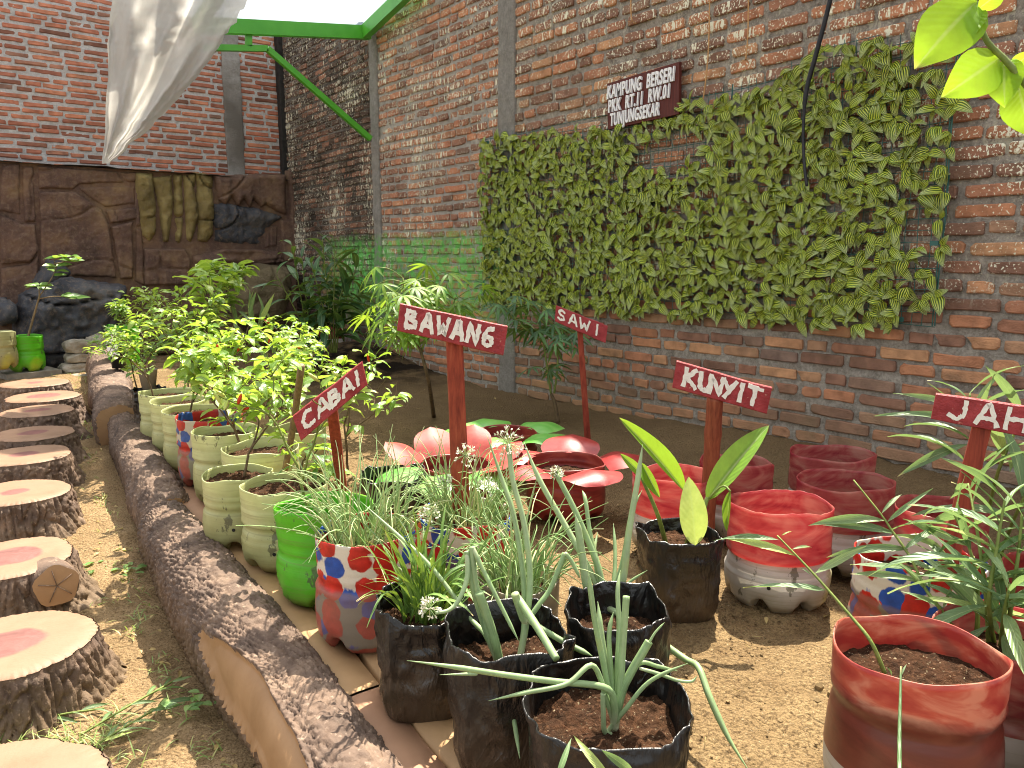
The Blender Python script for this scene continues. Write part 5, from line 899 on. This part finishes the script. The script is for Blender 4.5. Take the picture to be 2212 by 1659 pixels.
# sapling far left, overhanging branch
b=np.array([pv[0],7.75,pv[2]+.2]); t7=(AY(60,740,7.75)-CAM)@fw
r=thing('sapling','thin sapling with few leaves in the far bright green pot','sapling',b)
tk=[b,AY(68,700,7.75),AY(85,640,7.75)]; brs=[[AY(85,640,7.75),AY(112,600,7.75),AY(122,575,7.75)],[AY(85,645,7.75),AY(125,640,7.75),AY(165,645,7.75)],[AY(85,640,7.75),AY(84,615,7.75)],[AY(122,580,7.75),AY(118,560,7.75),AY(150,555,7.7)],[AY(118,570,7.75),AY(170,560,7.75)]]
m=MB(); m.tube(spline(tk,10),np.linspace(.012,.007,10),7); m.build('stem',MT['stick'],r)
for q in brs:
    m=MB(); P=spline(q,8); m.tube(P,np.linspace(.006,.002,8),5); m.build('branch',MT['stick'],r)
    for k in range(9): i=rng.integers(4,8); a=rng.uniform(0,6.28); putleaf(r,SH[rng.integers(5)],P[i],[math.cos(a),math.sin(a)*.5,.2],[0,-.5,1],rng.uniform(.08,.13))
r=thing('overhanging_branch','leafy sunlit branch entering at the top right corner','branch',AT(2230,220,1.25))
P=spline([AT(2330,330,1.22),AT(2190,150,1.28),AT(2130,85,1.3),AT(2105,0,1.32),AT(2095,-90,1.34)],20); m=MB(); m.tube(P,np.linspace(.006,.0035,20),7); m.build('stem',MT['stem'],r)
for x0,y0,x1,y1,sc,rl_ in ((2110,5,1995,105,1.05,.2),(2112,20,2180,-30,1.1,.3),(2115,25,2078,70,1.0,.9),(2160,125,2060,190,1.0,-.2),(2170,130,2165,215,1.05,.3),(2185,150,2230,110,1.0,.2),(2200,180,2215,290,1.0,.6),(2105,-10,2060,-60,1.,.1)):
    p0=AT(x0,y0,1.3);p1=AT(x1,y1,1.27); d=p1-p0; tw=nrm(CAM-p0); ax=nrm(d); u_=tw*math.cos(rl_)+np.cross(ax,tw)*math.sin(rl_); putleaf(r,BL[rng.integers(5)],p0,d,u_+np.array([0,0,.2]),np.linalg.norm(d)*sc)
# ---------------------------------------------------------------- ground litter
def scatter(n,fx,fy,zf): x=fx(n);y=fy(n); return np.stack([x,y,zf(x,y)],-1)
ICO=[(np.array([(0,0,1),(.89,0,.45),(.28,.85,.45),(-.72,.53,.45),(-.72,-.53,.45),(.28,-.85,.45),(.72,.53,-.45),(-.28,.85,-.45),(-.89,0,-.45),(-.28,-.85,-.45),(.72,-.53,-.45),(0,0,-1)],float),[(0,1,2),(0,2,3),(0,3,4),(0,4,5),(0,5,1),(1,6,2),(2,7,3),(3,8,4),(4,9,5),(5,10,1),(6,7,2),(7,8,3),(8,9,4),(9,10,5),(10,6,1),(11,7,6),(11,8,7),(11,9,8),(11,10,9),(11,6,10)])]
m=MB()
def zbed(x,y): return soilz(x,y)
n=16000; x=rng.uniform(1.03,3.45,n); y=.25+4.2*rng.random(n)**1.7; z=zbed(x,y)
cl_=noise(P3(x*2.5,y*2.5))>-.1
for a,b_,c_ in zip(x[cl_],y[cl_],z[cl_]): s=.0014+.0045*rng.random()**5; m.add(ICO[0][0]*(s*(.7+.5*rng.random((12,1))))*np.array([1,1,.7])+[a,b_,c_+s*.3],ICO[0][1])
for o_ in [o for o in bpy.data.objects if o.parent is None and o.get('category') in ('pot','grow bag') and o.location.x>1.05 and o.location.z<.05]:
    for k in range(90): an=rng.uniform(0,6.28); rr=.118+abs(rng.normal(0,.018)); s=.0018+.006*rng.random()**3; a,b_=o_.location.x+rr*math.cos(an),o_.location.y+rr*math.sin(an); m.add(ICO[0][0]*(s*(.7+.5*rng.random((12,1))))+[a,b_,float(zbed(np.array(a),np.array(b_)))+s*.4],ICO[0][1])
for k in range(26): a=rng.normal(1.62,.10);b_=rng.normal(.86,.14); s=.004+.008*rng.random()**2; m.add(ICO[0][0]*(s*(.7+.5*rng.random((12,1))))+[a,b_,float(zbed(np.array(a),np.array(b_)))+s*.3],ICO[0][1])
tag(m.build('soil_clods',MT['pebble'],None,False),'loose soil crumbs and clods over the bed','soil clods',kind='stuff')
m=MB(); n=1500; x=rng.uniform(-.1,.56,n); y=.9+6*rng.random(n)**1.5; z=pz(y)
for a,b_,c_ in zip(x,y,z): s=.002+.005*rng.random()**4; m.add(ICO[0][0]*(s*(.7+.5*rng.random((12,1))))*np.array([1,1,.6])+[a,b_,c_+.004],ICO[0][1])
tag(m.build('path_grit',MT['pebble'],None,False),'grit on the path','grit',kind='stuff')
m=MB()
def tuft(x,y,z,n,L,wd,m):
    for _ in range(n):
        a=rng.uniform(0,6.28); d=nrm(np.array([math.cos(a),math.sin(a),rng.uniform(.2,1.6)])); V,Fc,U=leaf(L*rng.uniform(.5,1.2),wd,rng.uniform(.2,1.6),.3,4,2,'linear'); m.add(xf(frame(np.array([x+rng.normal(0,.02),y+rng.normal(0,.02),z]),d,[0,0,1]),V),Fc,U)
for _ in range(90): tuft(rng.normal(.10,.12),rng.normal(2.0,.09),-.215,9,.07,.004,m)
for _ in range(60): yy=rng.uniform(1.4,6); tuft(float(lx(yy))-.24-abs(rng.normal(0,.05)),yy,float(pz(yy))-.0,6,.05,.005,m)
for _ in range(50): yy=rng.uniform(5.5,8); tuft(rng.uniform(.9,1.4),yy,float(pz(yy)),7,.07,.005,m)
for _ in range(40): yy=rng.uniform(2,5.5); tuft(rng.uniform(.15,.45),yy,float(pz(yy)),5,.035,.004,m)
tag(m.build('grass',MT['grass']),'thin grass and weeds along the path','grass',kind='stuff')
m=MB()
for _ in range(170):
    if rng.random()<.55: yy=rng.uniform(1.3,5); xx=float(lx(yy))-.22-abs(rng.normal(0,.06)); zz=float(pz(yy))+.012
    else: xx=rng.uniform(1.05,3.3); yy=rng.uniform(.4,5); zz=float(zbed(np.array(xx),np.array(yy)))+.01
    a=rng.uniform(0,6.28); V,Fc,U=leaf(rng.uniform(.012,.04),.012,.6,.3,3,2,'ovate'); m.add(xf(frame(np.array([xx,yy,zz]),[math.cos(a),math.sin(a),.1],[rng.normal(0,.3),rng.normal(0,.3),1]),V),Fc,U)
for _ in range(420):
    if rng.random()<.4: xx=rng.uniform(0,.55); yy=rng.uniform(1,5); zz=float(pz(yy))+.012
    else: xx=rng.uniform(1.02,3.2); yy=.4+4*rng.random()**1.6; zz=float(zbed(np.array(xx),np.array(yy)))+.009
    a=rng.uniform(0,6.28); L=rng.uniform(.006,.03); m.tube([(xx,yy,zz),(xx+L*math.cos(a),yy+L*math.sin(a),zz+rng.normal(0,.002))],.0009,3)
tag(m.build('leaf_litter',MT['dry']),'dry leaf scraps on the ground','leaf litter',kind='stuff')
WE=lmesh('chilidark','ovate',4,.5,.7,.2,.6,.1,.3,4,2,.0,.1,8)
for k,(x,y,l) in enumerate([(285,1235,'small weed at the foot of the front log, far one'),(425,1520,'leafy weed at the foot of the front log, near one'),(175,1110,'weed beside the stump step, on the sunny path'),(165,1235,'weed beside the stump step with a branch stub')]):
    p=A(x,y,-.2); r=thing('weed',l,'weed',p)
    for _ in range(16): a=rng.uniform(0,6.28); q=p+np.array([rng.normal(0,.035),rng.normal(0,.035),.01]); putleaf(r,WE[rng.integers(4)],q,[math.cos(a),math.sin(a),.3],[0,0,1],rng.uniform(.02,.045))
def lying(label,a,b,n,k):
    P=spline([A(*a,-.205),A((a[0]+b[0])/2+6,(a[1]+b[1])/2-6,-.19),A(*b,-.205)],14); r=thing('cut_stem',label,'cut stem',P[0],'cut leafy stems lying on the path'); m=MB(); m.tube(P,.003,5); m.build('stem',MT['stem'],r)
    for i in range(n): t=P[2+int(11*i/n)]; d=nrm(P[-1]-P[0]); sd=np.array([-d[1],d[0],0])*(1 if i%2 else -1); putleaf(r,GI[rng.integers(9)],t,d+sd*.5+np.array([0,0,.08]),[rng.normal(0,.4),rng.normal(0,.4),1],rng.uniform(.06,.10))
lying('cut leafy stem lying farthest from the nearest stump, pointing at the log',(170,1590),(392,1462),9,0); lying('cut leafy stem lying nearest the bottom left corner',(190,1620),(372,1512),9,1); lying('cut stem of broad leaves at the foot of the large stump',(20,1570),(225,1530),7,2)
r=thing('grass_stalk','pale blade of grass rising in front of the large red pot','grass stalk',AT(1943,1700,.95)); m=MB(); P=spline([AT(1944,1740,.92),AT(1943,1600,1.0),AT(1945,1500,1.05),AT(1946,1440,1.08)],16); m.tube(P,np.linspace(.0032,.001,16),6); m.build('blade',MT['gingerleaf'],r)
r=thing('fallen_leaf_blade','two narrow leaves crossing the bottom edge by the frontmost bag','leaf',AT(1290,1690,1.0)); 
for a,b in (((1330,1700),(1240,1590)),((1200,1690),(1235,1592)),((1300,1620),(1400,1690))): p0=AT(*a,1.0);p1=AT(*b,1.02); putleaf(r,GI[3],p0,p1-p0,nrm(CAM-p0),np.linalg.norm(p1-p0)*1.1)
